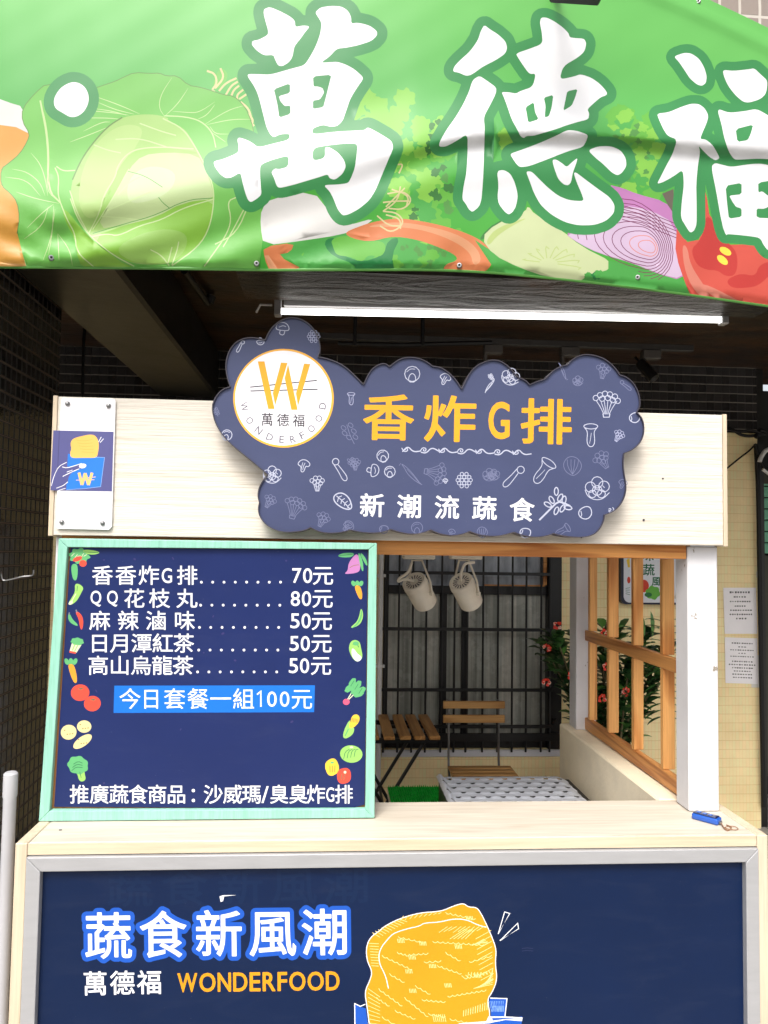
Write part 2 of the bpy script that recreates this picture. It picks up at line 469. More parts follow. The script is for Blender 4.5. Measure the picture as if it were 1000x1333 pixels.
M_TEAK_X = wood('oiled_slat_along', (230, 178, 112), (188, 132, 72), 0, .45, 1.2, .12)
M_TEAK_Y = wood('oiled_slat_deep', (214, 160, 96), (166, 112, 58), 1, .45, 1.2, .12)
M_MINT = wood('mint_painted_wood', (166, 224, 202), (144, 208, 184), 2, .5, 1.0, .18, ringy=.15)
M_RAWEDGE = wood('raw_brown_wood_edge', (190, 130, 75), (140, 88, 44), 2, .6)
def flaking():
    m, nt, b = base('flaking_white_paint', (244, 242, 244), .5, .35)
    n = noise(nt, pos(nt, (1, 1, .55)), 26, 6, .7); g = noise(nt, pos(nt, (60, 60, 3)), 1, 4, .6); d = noise(nt, pos(nt), 3, 5, .6)
    chip = ramp(nt, n, [(.665, (0, 0, 0, 1)), (.675, (1, 1, 1, 1))])
    a = ramp(nt, d, [(.3, L((216, 214, 217))), (.6, L((232, 231, 234)))])
    nt.links.new(mix(nt, chip, a, L((150, 140, 126))), b.inputs['Base Color'])
    bump(nt, b, mix(nt, .5, g, chip), .35, .003); return m
M_WHITEP = flaking()
M_ALU = var('brushed_aluminium', (188, 188, 190), .38, .5, .05, 10, .06, 120, metal=.35, stretch=(1, 1, 6))
M_STEEL = var('black_painted_steel', (24, 23, 24), .4, .4, .3, 30, .1, 80)
M_CHROME = var('worn_steel', (150, 150, 150), .3, .5, .1, 20, 0, metal=.8)
M_WPLAST = var('white_plastic', (236, 235, 232), .4, .4, .04, 12, .03, 60)
M_IVORY = var('ivory_lamp_enamel', (240, 232, 216), .38, .4, .06, 20, .03, 80)
M_CABLE = var('black_cable_rubber', (22, 21, 21), .5, .3, .1, 30, 0)
M_DARKSIDE = var('dark_sign_edge', (66, 62, 74), .4, .4, .2, 30, .05, 60)
M_BTILE_Y = tiles('black_mosaic_tile_side', (46, 43, 42), (116, 98, 80), (1, 2), (.036, .0425), .0022, .13, .9, amt=.6, cgrout=(7, 6, 6), cmort=2.2, bmp=.9)
M_BTILE_X = tiles('black_mosaic_tile_front', (50, 48, 48), (140, 134, 126), (0, 2), (.045, .05), .003, .2, .7, amt=.45, cgrout=(24, 22, 22))
M_CTILE_X = tiles('cream_mosaic_tile', (255, 229, 176), (232, 204, 148), (0, 2), (.019, .048), .0018, .3, .45, 1.0, amt=.025, cgrout=(247, 219, 164), bmp=.3)
M_FTILE = tiles('grey_facade_tile', (150, 138, 130), (205, 198, 190), (0, 2), (.062, .1), .005, .4, .4, amt=.12)
M_BLACKC = var('black_painted_concrete', (22, 21, 17), .36, .6, .5, 4, .4, 12)
M_CONC = var('cream_painted_concrete', (240, 226, 198), .75, .2, .1, 5, .35, 60, .95)
def crumpled():
    m, nt, b = base('crumpled_black_gloss_paint', (52, 48, 45), .3, .3)
    v = pos(nt, (2.5, 9, 9)); n = noise(nt, v, 1.6, 7, .6, 1.0)
    n3 = noise(nt, pos(nt), 2.4, 5, .6)
    c = ramp(nt, n3, [(.36, L((14, 12, 11))), (.46, L((40, 36, 33))), (.55, L((64, 59, 54))), (.66, L((86, 52, 24)))])
    nt.links.new(c, b.inputs['Base Color']); rrough(nt, b, n, .2, .45)
    bump(nt, b, n, .8, .06); return m
M_SOFFIT = crumpled()
def shade_ceiling():
    m, nt, b = base('dark_brown_ceiling_paint', (58, 40, 24), .4, .5)
    n = noise(nt, pos(nt, (1.2, 3, 3)), 2.5, 6, .65)
    nt.links.new(ramp(nt, n, [(.3, L((14, 11, 9))), (.7, L((84, 54, 26)))]), b.inputs['Base Color'])
    bump(nt, b, n, .4, .03); return m
M_CEIL = shade_ceiling()
def asphalt(name, rgb, k=None):
    m, nt, b = base(name, rgb, .85, .2, 0, k)
    n = noise(nt, pos(nt), 160, 3); n2 = noise(nt, pos(nt), 1.3, 5)
    a = L(rgb, k)
    nt.links.new(mix(nt, .5, ramp(nt, n, [(.3, tuple(x*.7 for x in a[:3])+(1,)), (.7, tuple(x*1.25 for x in a[:3])+(1,))]),
                     ramp(nt, n2, [(.3, (.8, .8, .8, 1)), (.7, (1, 1, 1, 1))]), 'MULTIPLY'), b.inputs['Base Color'])
    bump(nt, b, n, .4, .004); return m

# ------------------------------------------------------------------ ground
bm = NB(); bmesh.ops.create_grid(bm, x_segments=2, y_segments=2, size=300)
obj('road', bm, asphalt('asphalt', (78, 77, 76)), kind='structure')
bm = NB(); box(bm, -14, 14, -1.6, 6.5, -.1, .1, .004)
obj('pavement', bm, tiles('paving_slabs', (172, 168, 162), (120, 116, 110), (0, 1), (.3, .3), .006, .7, .25, amt=.06), kind='structure')
bm = NB(); box(bm, -14, 14, -1.78, -1.605, -.1, .104, .01)
obj('kerb', bm, var('kerb_concrete', (165, 162, 156), .8, .2, .08, 8, .3, 60), kind='structure')

# ------------------------------------------------------------------ arcade building
bld = thing('arcade_building', 'tiled arcade building with black pillar, black ceiling and cream back wall behind the stall', 'building', (0, 4, .1))
bm = NB(); box(bm, -6, 9, 2.06, 2.104, 2.43, 7, .003); box(bm, -.3, 1.4, 2.104, 2.3, 2.43, 2.66, 0)
obj('facade', bm, M_FTILE, bld)
bm = NB(); box(bm, -.3, 1.4, 2.105, 2.37, 2.4, 2.428, 0)
gr = bmesh.ops.subdivide_edges(bm, edges=bm.edges[:], cuts=6, use_grid_fill=True)
obj('front_beam', bm, M_SOFFIT, bld)
bm = NB(); box(bm, -.95, -.64, 2.105, 3.998, 2.4, 2.66, .012)
obj('cross_beam', bm, M_BLACKC, bld)
bm = NB(); box(bm, -6, 9, 2.106, 4.4, 2.662, 2.8, 0); obj('ceiling', bm, M_CEIL, bld)
bm = NB(); box(bm, -1.5, -.98, 2.1, 2.66, .1, 2.659, .003); obj('pillar', bm, M_BTILE_Y, bld)
bm = NB(); box(bm, -3.2, 2.37, 4.0, 4.2, 2.29, 2.66, 0); obj('upper_back_wall', bm, M_BTILE_X, bld)
bm = NB()   # cream wall with the window opening
WX0, WX1, WZ0, WZ1 = .27, 1.247, .535, 2.05
box(bm, -3.2, WX0, 4.0, 4.2, .1, 2.286, 0); box(bm, WX1, 2.37, 4.0, 4.2, .1, 2.286, 0)
box(bm, WX0, WX1, 4.0, 4.2, .1, WZ0, 0); box(bm, WX0, WX1, 4.0, 4.2, WZ1, 2.286, 0)
obj('back_wall', bm, M_CTILE_X, bld)
bm = NB(); box(bm, -3.3, -3.2, 2.1, 4.2, .1, 2.66, 0); obj('side_light_stop', bm, M_BLACKC, bld)  # unseen dark wall, added to stop light leaking in on the left
bm = NB(); box(bm, 2.42, 6, 4.56, 4.7, .1, 2.66, 0); box(bm, 2.37, 2.42, 4.02, 4.7, .1, 2.66, 0); obj('recess_wall', bm, M_BLACKC, bld)
# sill under the window
bm = NB(); box(bm, WX0, WX1+.02, 3.985, 4.0-.001, .497, .533, .003); obj('window_sill', bm, M_WHITEP, bld)
# window with grille
wf = NB()
box(wf, WX0, WX0+.03, 4.02, 4.07, WZ0, WZ1, .002); box(wf, WX1-.075, WX1, 3.99, 4.07, WZ0, WZ1, .002)
box(wf, WX0+.03, WX1-.075, 4.02, 4.07, WZ0, WZ0+.05, .002); box(wf, WX0+.03, WX1-.075, 4.02, 4.07, WZ1-.05, WZ1, .002)
def wx(c): return PY(485+c*.26, 850, 3.97).x
def wz(c): return PY(620, 710+c*.26, 3.97).z
box(wf, wx(455), wx(487), 4.012, 4.06, WZ0+.05, wz(245), .002)
box(wf, WX0+.03, WX1-.075, 4.012, 4.066, wz(248), wz(205), .002)
box(wf, wx(345), wx(380), 4.03, 4.06, WZ0+.05, wz(248), .002)
win = obj('window', wf, M_STEEL, bld)
def glass_mat():
    m, nt, b = base('dusty_glass_over_curtain', (148, 150, 142), .28, .5)
    n = noise(nt, pos(nt, (26, 1, .6)), 1, 3, .6); n2 = noise(nt, pos(nt), 5, 6, .7); n3 = noise(nt, pos(nt, (1, 1, 1)), 120, 2)
    c = ramp(nt, n, [(.3, L((122, 124, 116), 1)), (.5, L((170, 172, 163), 1)), (.72, L((216, 210, 198), 1))])
    nt.links.new(mix(nt, .6, c, ramp(nt, n2, [(.35, (.55, .55, .52, 1)), (.65, (1, 1, 1, 1))]), 'MULTIPLY'), b.inputs['Base Color'])
    rrough(nt, b, n2, .12, .4); bump(nt, b, n3, .12, .003); return m
def glass2():
    m, nt, b = base('dusty_glass_painted_reflection', (150, 158, 170), .15, .6)  # dusty pane; its pale streaks paint a reflection into the colour
    n = noise(nt, pos(nt, (9, 1, 3)), 1, 4, .6)
    nt.links.new(ramp(nt, n, [(.35, L((120, 126, 134))), (.65, L((212, 218, 228)))]), b.inputs['Base Color']); return m
bm = NB(); box(bm, WX0+.031, WX1-.076, 4.045, 4.05, WZ0+.051, wz(249), 0); obj('pane', bm, glass_mat(), win)
bm = NB(); box(bm, WX0+.031, WX1-.076, 4.045, 4.05, wz(204), WZ1-.051, 0); obj('pane', bm, glass2(), win)
bm = NB(); box(bm, wx(560), WX1-.09, 4.0, 4.011, wz(205)+.002, wz(196), .001); box(bm, WX1-.1, WX1-.08, 4.0, 4.011, wz(196), WZ1-.06, .001)
obj('trim', bm, M_PINE_X, win)
gb = NB()
for c in (60, 130, 200, 268, 345, 410, 470, 553, 628, 700, 770, 845, 888):
    x = wx(c); tube(gb, [(x, 3.972, WZ0-.01), (x, 3.972, WZ1)], .0058, 8)
for c in (140, 420, 722, 905):
    z = wz(c); box(gb, WX0-.005, WX1-.06, 3.956, 3.966, z-.0085, z+.0085, .001)
for c in (958,):
    z = wz(c); box(gb, WX0-.005, WX1-.02, 3.95, 3.969, z-.02, z+.02, .001)
for x in (WX0, WX1-.05):
    for z in (WZ0+.15, WZ1-.2): box(gb, x, x+.02, 3.967, 4.02, z-.012, z+.012, .001)
obj('grille', gb, M_STEEL, win)
# drain pipe beside the window
bm = NB(); p0 = PY(496, 760, 3.96); tube(bm, [(p0.x, 3.965, .1), (p0.x, 3.965, 2.28)], .014, 12)
for z in (1.46, .98, .6): box(bm, p0.x-.02, p0.x+.026, 3.955, 3.995, z-.008, z+.008, .001)
tag(obj('drain_pipe', bm, M_WPLAST, smooth=True), 'thin white drain pipe running up the cream wall left of the black window', 'pipe')
# rolling shutter on the right
sh = thing('rolling_shutter', 'green ribbed rolling shutter in the dark recess right of the cream wall', 'shutter', (2.9, 4.3, .1))
bm = NB()
z = 1.61
k = 0
while z < 2.02:
    box(bm, 2.47, 3.9, 4.28, 4.3, z, z+.062, .006, seg=2); z += .068
obj('slats', bm, var('green_shutter_enamel', (122, 196, 160), .4, .45, .08, 10, .05, 60), sh)
bm = NB(); box(bm, 2.43, 2.468, 4.26, 4.33, .1, 2.1, .003); box(bm, 2.469, 3.9, 4.27, 4.31, .3, 1.6, .004); box(bm, 2.469, 3.9, 4.262, 4.33, 2.03, 2.1, .003)
obj('guide_rail', bm, var('dark_olive_steel', (66, 66, 52), .5, .4, .2, 12, .1, 50), sh)
# tangled cables by the right corner of the wall
bm = NB()
def cab(pts, Y, r): tube(bm, chain([PY(x, y, Y) for x, y in pts]), r, 8)
def chain(P, n=6):
    o = []
    Q = [P[0]]+P+[P[-1]]
    for i in range(1, len(Q)-2):
        for k in range(n):
            t = k/n; a, b, c, d = Q[i-1], Q[i], Q[i+1], Q[i+2]
            o.append(.5*((2*b)+(c-a)*t+(2*a-5*b+4*c-d)*t*t+(3*b-a-3*c+d)*t**3))
    o.append(P[-1]); return o
cab([(920, 556), (950, 558), (965, 566), (982, 567), (1010, 562)], 3.96, .009)
cab([(920, 552), (960, 562), (978, 560), (1010, 570)], 3.94, .006)
cab([(946, 610), (962, 597), (975, 587), (984, 578)], 3.97, .005)
cab([(984, 578), (987, 640), (989, 760), (994, 1050)], 3.97, .012)
cab([(984, 570), (992, 560), (1012, 575)], 3.95, .012)
cab([(983, 580), (996, 610), (1012, 600)], 3.95, .01)
tag(obj('cable_bundle', bm, M_CABLE, smooth=True), 'tangle of black cables running down the right corner of the cream wall', 'cables')
bm = NB(); tube(bm, chain([PY(x, y, 3.93) for x, y in ((1012, 583), (998, 586), (991, 595), (989, 601))]), .012, 10); tube(bm, chain([PY(x, y, 3.93) for x, y in ((993, 611), (1003, 618), (1015, 622))]), .009, 10)
tag(obj('conduit', bm, M_WPLAST, smooth=True), 'short pale conduit elbows among the black cables at the right edge', 'conduit')

# pale patches where notices were torn off
# ------------------------------------------------------------------ things on ceiling and beams
tl = thing('tube_light', 'long lit fluorescent tube under the dark beam behind the sign', 'lamp', tuple(PY(650, 412, 2.5)))
A_, B_ = PY(362, 404.5, 2.5), PY(942, 417, 2.42)
B_.z = A_.z = (A_.z+B_.z)/2
mt = bpy.data.materials.new('lit_tube'); mt.use_nodes = True
e = mt.node_tree.nodes['Principled BSDF']; e.inputs['Emission Color'].default_value = (1, .97, .93, 1); e.inputs['Emission Strength'].default_value = 4
bm = NB(); tube(bm, [A_, B_], .0105, 14); obj('tube', bm, mt, tl, smooth=True)
bm = NB(); tube(bm, [A_+Vector((.02, .012, .034)), B_+Vector((-.02, .012, .034))], .02, 4)
for q in (A_, B_): box(bm, q.x-.012, q.x+.012, q.y-.016, q.y+.018, q.z-.017, q.z+.05, .003)
obj('fitting', bm, M_ALU, tl)
bm = NB(); tube(bm, [A_+Vector((-.02, 0, .02)), A_+Vector((-.06, 0, .02)), A_+Vector((-.075, .02, .0))], .004, 8); obj('lead', bm, M_WPLAST, tl)
# ceiling track with its adapters
tr = thing('ceiling_track', 'black lighting track with adapters under the ceiling behind the dark sign', 'lighting track', (.8, 3.5, 2.6))
bm = NB(); box(bm, -.3, 1.75, 3.49, 3.525, 2.6, 2.63, .002); obj('rail', bm, var('grey_black_track', (70, 68, 66), .4, .5, .1, 20, .03, 60), tr)
for px in (642, 742, 848):
    q = PY(px, 455, 3.5); bm = NB(); box(bm, q.x-.045, q.x+.045, 3.485, 3.53, 2.555, 2.598, .003); box(bm, q.x-.045, q.x-.03, 3.49, 3.52, 2.47, 2.554, .002)
    obj('adapter', bm, var('dark_adapter_plastic', (96, 92, 88), .45, .4, .1, 20, .03, 60), tr)
q0, q1 = PY(833, 472, 3.45), PY(852, 493, 3.4)
bm = NB(); lathe(bm, [(0, 0), (.024, 0), (.026, .01), (.026, (q1-q0).length), (.02, (q1-q0).length), (0, (q1-q0).length-.02)], q0, q1-q0, 18)
obj('lamp_head', bm, M_STEEL, tr, smooth=True)
bm = NB(); tube(bm, [q0+Vector((0, 0, .0)), (q0.x, 3.5, 2.56)], .006, 8); obj('arm', bm, M_STEEL, tr)
bm = NB()
tube(bm, [PY(440, 447, 3.3), PY(520, 449, 3.3), PY(640, 446, 3.3)], .011, 8)
for px in (462, 550): p = PY(px, 447, 3.3); box(bm, p.x-.008, p.x+.008, 3.285, 3.315, p.z-.014, 2.661, .002)
tag(obj('conduit', bm, M_STEEL), 'black conduit clipped along the dark ceiling above the round logo', 'conduit')
# hanging cable and conduit by the left beam
bm = NB(); tube(bm, chain([PY(x, y, 2.95) for x, y in ((88, 340), (100, 365), (111, 400), (109, 450), (107, 540), (104, 640))]), .006, 8)
tag(obj('hanging_cable', bm, M_CABLE, smooth=True), 'black cable hanging between the black pillar and the left end of the header', 'cable')
bm = NB(); tube(bm, [PY(240, 352, 2.75), PY(270, 394, 3.1)], .014, 10); tube(bm, [PY(272, 394, 3.1), PY(275, 385, 3.1)], .02, 8)
tag(obj('conduit', bm, M_BLACKC, smooth=True), 'short dark pipe with end clip under the ceiling left of the tube light', 'conduit')
# wall pipe and hook at the left edge
bm = NB(); p = PY(10.5, 1100, 1.96)
lathe(bm, [(0, 0), (.0155, 0), (.0155, .86), (.0172, .865), (.0172, PY(10, 1005, 1.96).z-.1-.004), (.013, PY(10, 1005, 1.96).z-.1), (0, PY(10, 1005, 1.96).z-.1)], (p.x, 1.96, .1), (0, 0, 1), 20)
tag(obj('grey_pipe', bm, var('grey_pvc', (196, 196, 200), .4, .4, .04, 12, .02, 60), smooth=True), 'upright grey plastic pipe with capped end left of the counter', 'pipe')
bm = NB(); tube(bm, chain([PY(x, y, 2.2) for x, y in ((2, 748), (4, 755), (12, 755), (28, 751), (42, 749), (44, 742))]), .0025, 8)
tube(bm, [PY(2, 748, 2.2), PY(1, 744, 2.28)], .0025, 8)
tag(obj('wire_hook', bm, M_CHROME, smooth=True), 'bent pale wire hook on the black tiled pillar at the left edge', 'hook')

# ------------------------------------------------------------------ the stall: counter
X0, X1 = -.732, 1.069
YF = 1.825
XC = 1.096
ct = thing('sales_counter', 'pale wood counter with aluminium framed navy front panel advertising fried vegetarian snacks', 'counter', (.17, 1.95, .1))
bm = NB(); box(bm, X0+.028, XC-.028, YF+.001, 2.085, .872, .9, .0025); obj('worktop', bm, M_TOP, ct)
bm = NB(); box(bm, X0+.0285, XC-.0285, YF-.003, YF+.0005, .8725, .8995, .001); obj('edge_band', bm, M_TRIMX, ct)
for a, b in ((X0, X0+.0275), (XC-.0275, XC)):
    bm = NB(); box(bm, a, b, YF-.0045, 2.085, .1, .9005, .002); obj('end_panel', bm, M_TRIM, ct)
bm = NB(); box(bm, X0+.03, XC-.03, 2.04, 2.08, .15, .868, 0); obj('back_panel', bm, M_TRIM, ct)
bm = NB()   # mitred aluminium frame
FX0, FX1, FZ0, FZ1, FW = X0+.029, XC-.0285, .13, .8705, .033
yf0, yf1 = YF-.012, YF+.02
def frame_piece(bm, q, y0, y1, bev=.002):
    A = [bm.verts.new((x, y0, z)) for x, z in q]; B = [bm.verts.new((x, y1, z)) for x, z in q]
    fs = [bm.faces.new(A), bm.faces.new(B[::-1])]+[bm.faces.new((A[i], B[i], B[(i+1) % 4], A[(i+1) % 4])) for i in range(4)]
    bmesh.ops.recalc_face_normals(bm, faces=fs)
    es = list(set(e for f in fs for e in f.edges)); bmesh.ops.bevel(bm, geom=es, offset=bev, segments=2, affect='EDGES', profile=.5)
g_ = .0004
frame_piece(bm, [(FX0, FZ1), (FX1, FZ1), (FX1-FW-g_, FZ1-FW), (FX0+FW+g_, FZ1-FW)], yf0, yf1)
frame_piece(bm, [(FX0, FZ0), (FX0+FW+g_, FZ0+FW), (FX1-FW-g_, FZ0+FW), (FX1, FZ0)], yf0, yf1)
frame_piece(bm, [(FX0, FZ0+g_), (FX0, FZ1-g_), (FX0+FW, FZ1-FW-g_), (FX0+FW, FZ0+FW+g_)], yf0, yf1)
frame_piece(bm, [(FX1, FZ0+g_), (FX1-FW, FZ0+FW+g_), (FX1-FW, FZ1-FW-g_), (FX1, FZ1-g_)], yf0, yf1)
obj('panel_frame', bm, M_ALU, ct)

# ---- front panel print
NAVY = film('navy_panel_film', (8, 31, 68)); WHITE = ink((246, 246, 248)); YEL = ink((232, 156, 24)); BLUE = ink((26, 88, 192)); PALEY = ink((253, 226, 150)); PBLUE = ink((130, 170, 232))
DASHNAVY = ink((42, 52, 90), .3, .5)  # faint grey-navy of the small printed dashes on the right
art = Art()
art.fill(NAVY, [(40, 1124), (500, 1119), (985, 1114), (985, 1380), (985, 1690), (28, 1690), (36, 1380)])
def em_text(art, m, items, r, res, rot=0, halo=None):
    """items: (char, cx, cy, w, h)"""
    base_ = [(glyph(c, cx, cy, w_, h_, r, res, rot)) for c, cx, cy, w_, h_ in items]
    if halo:
        for hm, hr in halo:
            al = []
            for lp in base_:
                if lp: art.append((hm, 'U', offset_text(lp, hr, max(res, .5))))
    for lp in base_: art.append((m, 'E', lp))
GHOSTN = film('navy_ghost_film', (13, 36, 72)); C8S = lambda p: cr(80, 1130, .4, p)
C8 = lambda x, y: (80+x*.4, 1130+y*.4)
it = []
for c, x, y in (('蔬', 147, 223), ('食', 325, 219), ('新', 507, 216), ('風', 682, 214), ('潮', 853, 211)):
    px, py = C8(x, y); it.append((c, px, py, 59, 60))
gh = [(c, x+28, y-62, w_*.98, h_*.8) for c, x, y, w_, h_ in it]
for c, x, y, w_, h_ in gh: art.append((GHOSTN, 'E', glyph(c, x, y, w_, h_, .6, .4, -.012)))
em_text(art, WHITE, it, .75, .3, -.012, [(BLUE, 5.8)])
art.fill(WHITE, C8S([(515, 92), (528, 88), (570, 88), (530, 92), (526, 108), (518, 110)]))
it = []
for c, x, y in (('萬', 107, 377), ('德', 196, 375), ('福', 284, 373)):
    px, py = C8(x, y); it.append((c, px, py, 31, 31))
em_text(art, WHITE, it, .4, .25, -.01)
it = []
W_ = [64, 52, 43, 46, 35, 41, 31, 52, 52, 44]; x = 378; wl = []
tot = sum(W_)
gap = (905-378-tot)/9
for c, w_ in zip('WONDERFOOD', W_):
    px, py = C8(x+w_/2, 373-(x-378)*.012); it.append((c, px, py, w_*.4*1.02, 25)); x += w_+gap
em_text(art, YEL, it, .6, .25, -.01)
c7 = lambda pts: cr(440, 1130, .28, pts)
# box behind
art.fill(BLUE, c7([(78, 628), (105, 645), (136, 655), (160, 700), (160, 1300), (95, 1300)]))
art.fill(BLUE, c7([(690, 604), (786, 607), (778, 700), (690, 720)]))
art.line(WHITE, c7([(80, 800), (78, 630), (104, 643), (140, 628)]), 1.3, 0)
art.line(WHITE, c7([(690, 604), (786, 607), (776, 695)]), 1.3, 0)
for i in range(9): art.line(PBLUE, c7([(704+i*8, 618), (712+i*7, 668), (722+i*6, 640)]), 1.0, 0)
out = chaikin(c7([(150, 760), (135, 640), (124, 575), (150, 520), (160, 482), (135, 430), (131, 370), (150, 322), (196, 290), (215, 272), (280, 237), (380, 207), (480, 202), (540, 175), (585, 163), (606, 182), (645, 182), (665, 210), (690, 260), (720, 330), (737, 380), (731, 440), (741, 520), (716, 580), (694, 610), (708, 680), (700, 720), (700, 780), (600, 820), (300, 820)]), 2)
art.line(ink((30, 24, 60)), out, 3.6, 0, closed=True)
art.fill(YEL, out)
art.line(WHITE, out, 1.15, 0, closed=True)
def sq(pts, wd=.85, m=PALEY): art.line(m, c7(pts), wd, 2, taper=False)
def wavy(x0, y0, x1, y1, amp=9, n=6, wd=.8):
    p = []
    for i in range(n*4+1):
        t = i/(n*4); p.append((x0+(x1-x0)*t, y0+(y1-y0)*t+amp*abs(math.sin(t*n*math.pi))))
    art.line(PALEY, c7(p), wd, 0)
sq([(235, 560), (222, 500), (190, 440), (192, 380), (240, 320), (265, 300), (330, 280), (380, 270), (400, 255), (470, 252), (540, 235), (600, 240), (650, 265), (690, 275)], 1.1, WHITE)
for a in ((205, 405, 345, 470), (275, 390, 330, 405), (280, 318, 405, 345), (400, 435, 480, 430), (440, 340, 680, 355), (460, 450, 575, 490), (500, 390, 570, 430), (610, 435, 715, 405), (240, 490, 310, 530), (360, 545, 430, 585), (390, 610, 500, 620), (510, 595, 690, 565), (190, 560, 300, 640), (265, 660, 360, 700), (310, 600, 420, 690), (420, 675, 500, 690), (520, 700, 600, 715), (180, 600, 240, 640), (205, 690, 290, 740), (500, 205, 640, 235), (330, 400, 420, 395)):
    wavy(*a, amp=7, n=max(3, int((a[2]-a[0])/22)))
for i in range(9): sq([(470+i*22, 300-(i % 3)*4), (510+i*21, 272)], .7)
for i in range(9): sq([(520+i*18, 330), (590+i*12, 285)], .7) if i < 5 else sq([(560+i*13, 380-i*4), (640+i*8, 300+i*6)], .7)
for i in range(10): sq([(640+i*3, 330+i*24), (712+i*1.5, 290+i*25)], .7)
for i in range(8): sq([(575+i*18, 500-i*3), (600+i*16, 522-i*4), (608+i*14, 484)], .8)
for i in range(11): sq([(585+i*11, 662-i*4), (583+i*11, 690-i*3)], .9)
for i in range(7): sq([(440+i*9, 680), (448+i*9, 715)], .8)
for i in range(9): sq([(630+i*9, 560-i*3), (720, 540-i*9)], .7)
for i in range(9): sq([(146+i*1.2, 350+i*13), (190, 352+i*13)], .7)
for i in range(10): sq([(160+i*14, 300-i*7), (196+i*14, 322-i*8)], .7)
for i in range(9): sq([(290+i*22, 245-i*4), (305+i*22, 222-i*2)], .7)
for i in range(10): sq([(140, 560+i*20), (196, 600+i*16)], .7)
for cx, cy in ((293, 338), (560, 365), (512, 545), (348, 570), (612, 232), (330, 480), (650, 500), (440, 455), (345, 415), (395, 350)):
    for k in range(5): sq([(cx-16+k*7, cy-9), (cx-12+k*7, cy+10)], .9)
front = c7([(95, 1300), (160, 760), (300, 820), (560, 810), (560, 728), (700, 722), (856, 690), (850, 800), (835, 1300)])
art.fill(BLUE, front)
art.fill(WHITE, c7([(700, 690), (780, 690), (858, 694), (856, 712), (780, 706), (700, 722), (560, 730), (562, 722), (690, 712)]))
art.fill(BLUE, c7([(716, 697), (780, 696), (838, 700), (780, 702), (720, 709)]))
for tri in ([(775, 204), (799, 211), (745, 307)], [(836, 256), (840, 282), (753, 338)]):
    art.line(WHITE, c7(tri), 1.1, 0, closed=True)
for y0 in (374, 386): art.line(DASHNAVY, c7([(855, y0), (880, y0-3), (908, y0)]), .5, 0)
compose('front_print', art, lambda x, y: PY(x, y, YF+.006), ct)
bm = NB(); box(bm, FX0+.01, FX1-.01, YF+.008, YF+.0195, FZ0+.01, FZ1-.01, 0); obj('panel_backing', bm, M_TRIM, ct)

# ------------------------------------------------------------------ header, beam, posts
kf = thing('stall_header', 'cream ridged header board on a pine beam and white posts above the counter', 'stall front', (1.0, 2.0, .9))
HY = 1.95
bm = NB(); box(bm, X0+.012, X1-.012, HY, HY+.035, 1.624, 1.983, .0015); obj('header_board', bm, M_CREAM, kf)
for a, b in ((X0, X0+.0115), (X1-.0115, X1)):
    bm = NB(); box(bm, a, b, HY-.002, HY+.05, 1.622, 1.985, .001); obj('edge_trim', bm, M_TRIM, kf)
bm = NB(); box(bm, X0+.02, .972, 1.988, 2.02, 1.586, 1.64, .002); box(bm, X0+.02, .972, 1.986, 2.02, 1.641, 1.7, 0); obj('beam', bm, M_PINE_X, kf)
bm = NB(); box(bm, .9745, 1.06, 1.987, 2.062, .9015, 1.6215, .003); obj('post', bm, M_WHITEP, kf)
bm = NB(); box(bm, X0+.005, X0+.05, 1.99, 2.06, .9015, 1.6215, .003); obj('post', bm, M_WHITEP, kf)
# the rear frame of the stall carries the spotlights
bm = NB(); box(bm, .965, 1.045, 2.9, 2.985, .9, 1.68, .003); obj('rear_post', bm, M_WHITEP, kf)
bm = NB(); box(bm, X0+.005, X0+.085, 2.9, 2.985, .1, 1.68, .003); obj('rear_post', bm, M_WHITEP, kf)
for x in (X0+.03, 1.0):
    bm = NB(); box(bm, x, x+.035, 2.065, 2.895, 1.64, 1.7, .002); obj('side_beam', bm, M_PINE_Y, kf)
bm = NB(); box(bm, X0+.066, .999, 2.52, 2.56, 1.632, 1.69, .002); obj('cross_rail', bm, M_PINE_X, kf)
# screws and blemishes on the header
for px, py, r_ in ((863, 623, .0022), (838, 677, .003), (757, 700, .0014)):
    p = PY(px, py, HY-.001); bm = NB(); lathe(bm, [(0, -.001), (r_, -.0008), (r_, .001)], p, (0, -1, 0), 10); obj('screw', bm, M_DARKSIDE, kf)

# ---- lattice and low wall on the right
lt = thing('pine_lattice', 'varnished pine lattice screen between the white posts on the right', 'lattice', (1.01, 2.5, .9))
LX = 1.0
for z0, z1 in ((.905, .95), (1.252, 1.292)):
    bm = NB(); box(bm, LX-.001, LX+.021, 2.063, 2.898, z0, z1, .002); obj('rail', bm, M_PINE_Y, lt)
bm = NB(); box(bm, LX-.001, LX+.021, 2.063, 2.898, 1.585, 1.638, .002); obj('rail', bm, M_PINE_Y, lt)
for y, wd in ((2.845, .03), (2.645, .038), (2.42, .034), (2.2, .037)):
    for z0, z1 in ((.951, 1.251), (1.293, 1.584)):
        bm = NB(); box(bm, LX, LX+wd, y, y+.02, z0, z1, .0015); obj('stile', bm, M_PINE_Z, lt)
bm = NB(); box(bm, .935, 1.07, 2.088, 3.02, .1, .9, .006)
bmesh.ops.subdivide_edges(bm, edges=bm.edges[:], cuts=1)
tag(obj('low_wall', bm, M_CONC), 'low cream concrete wall under the pine lattice behind the counter', 'wall')

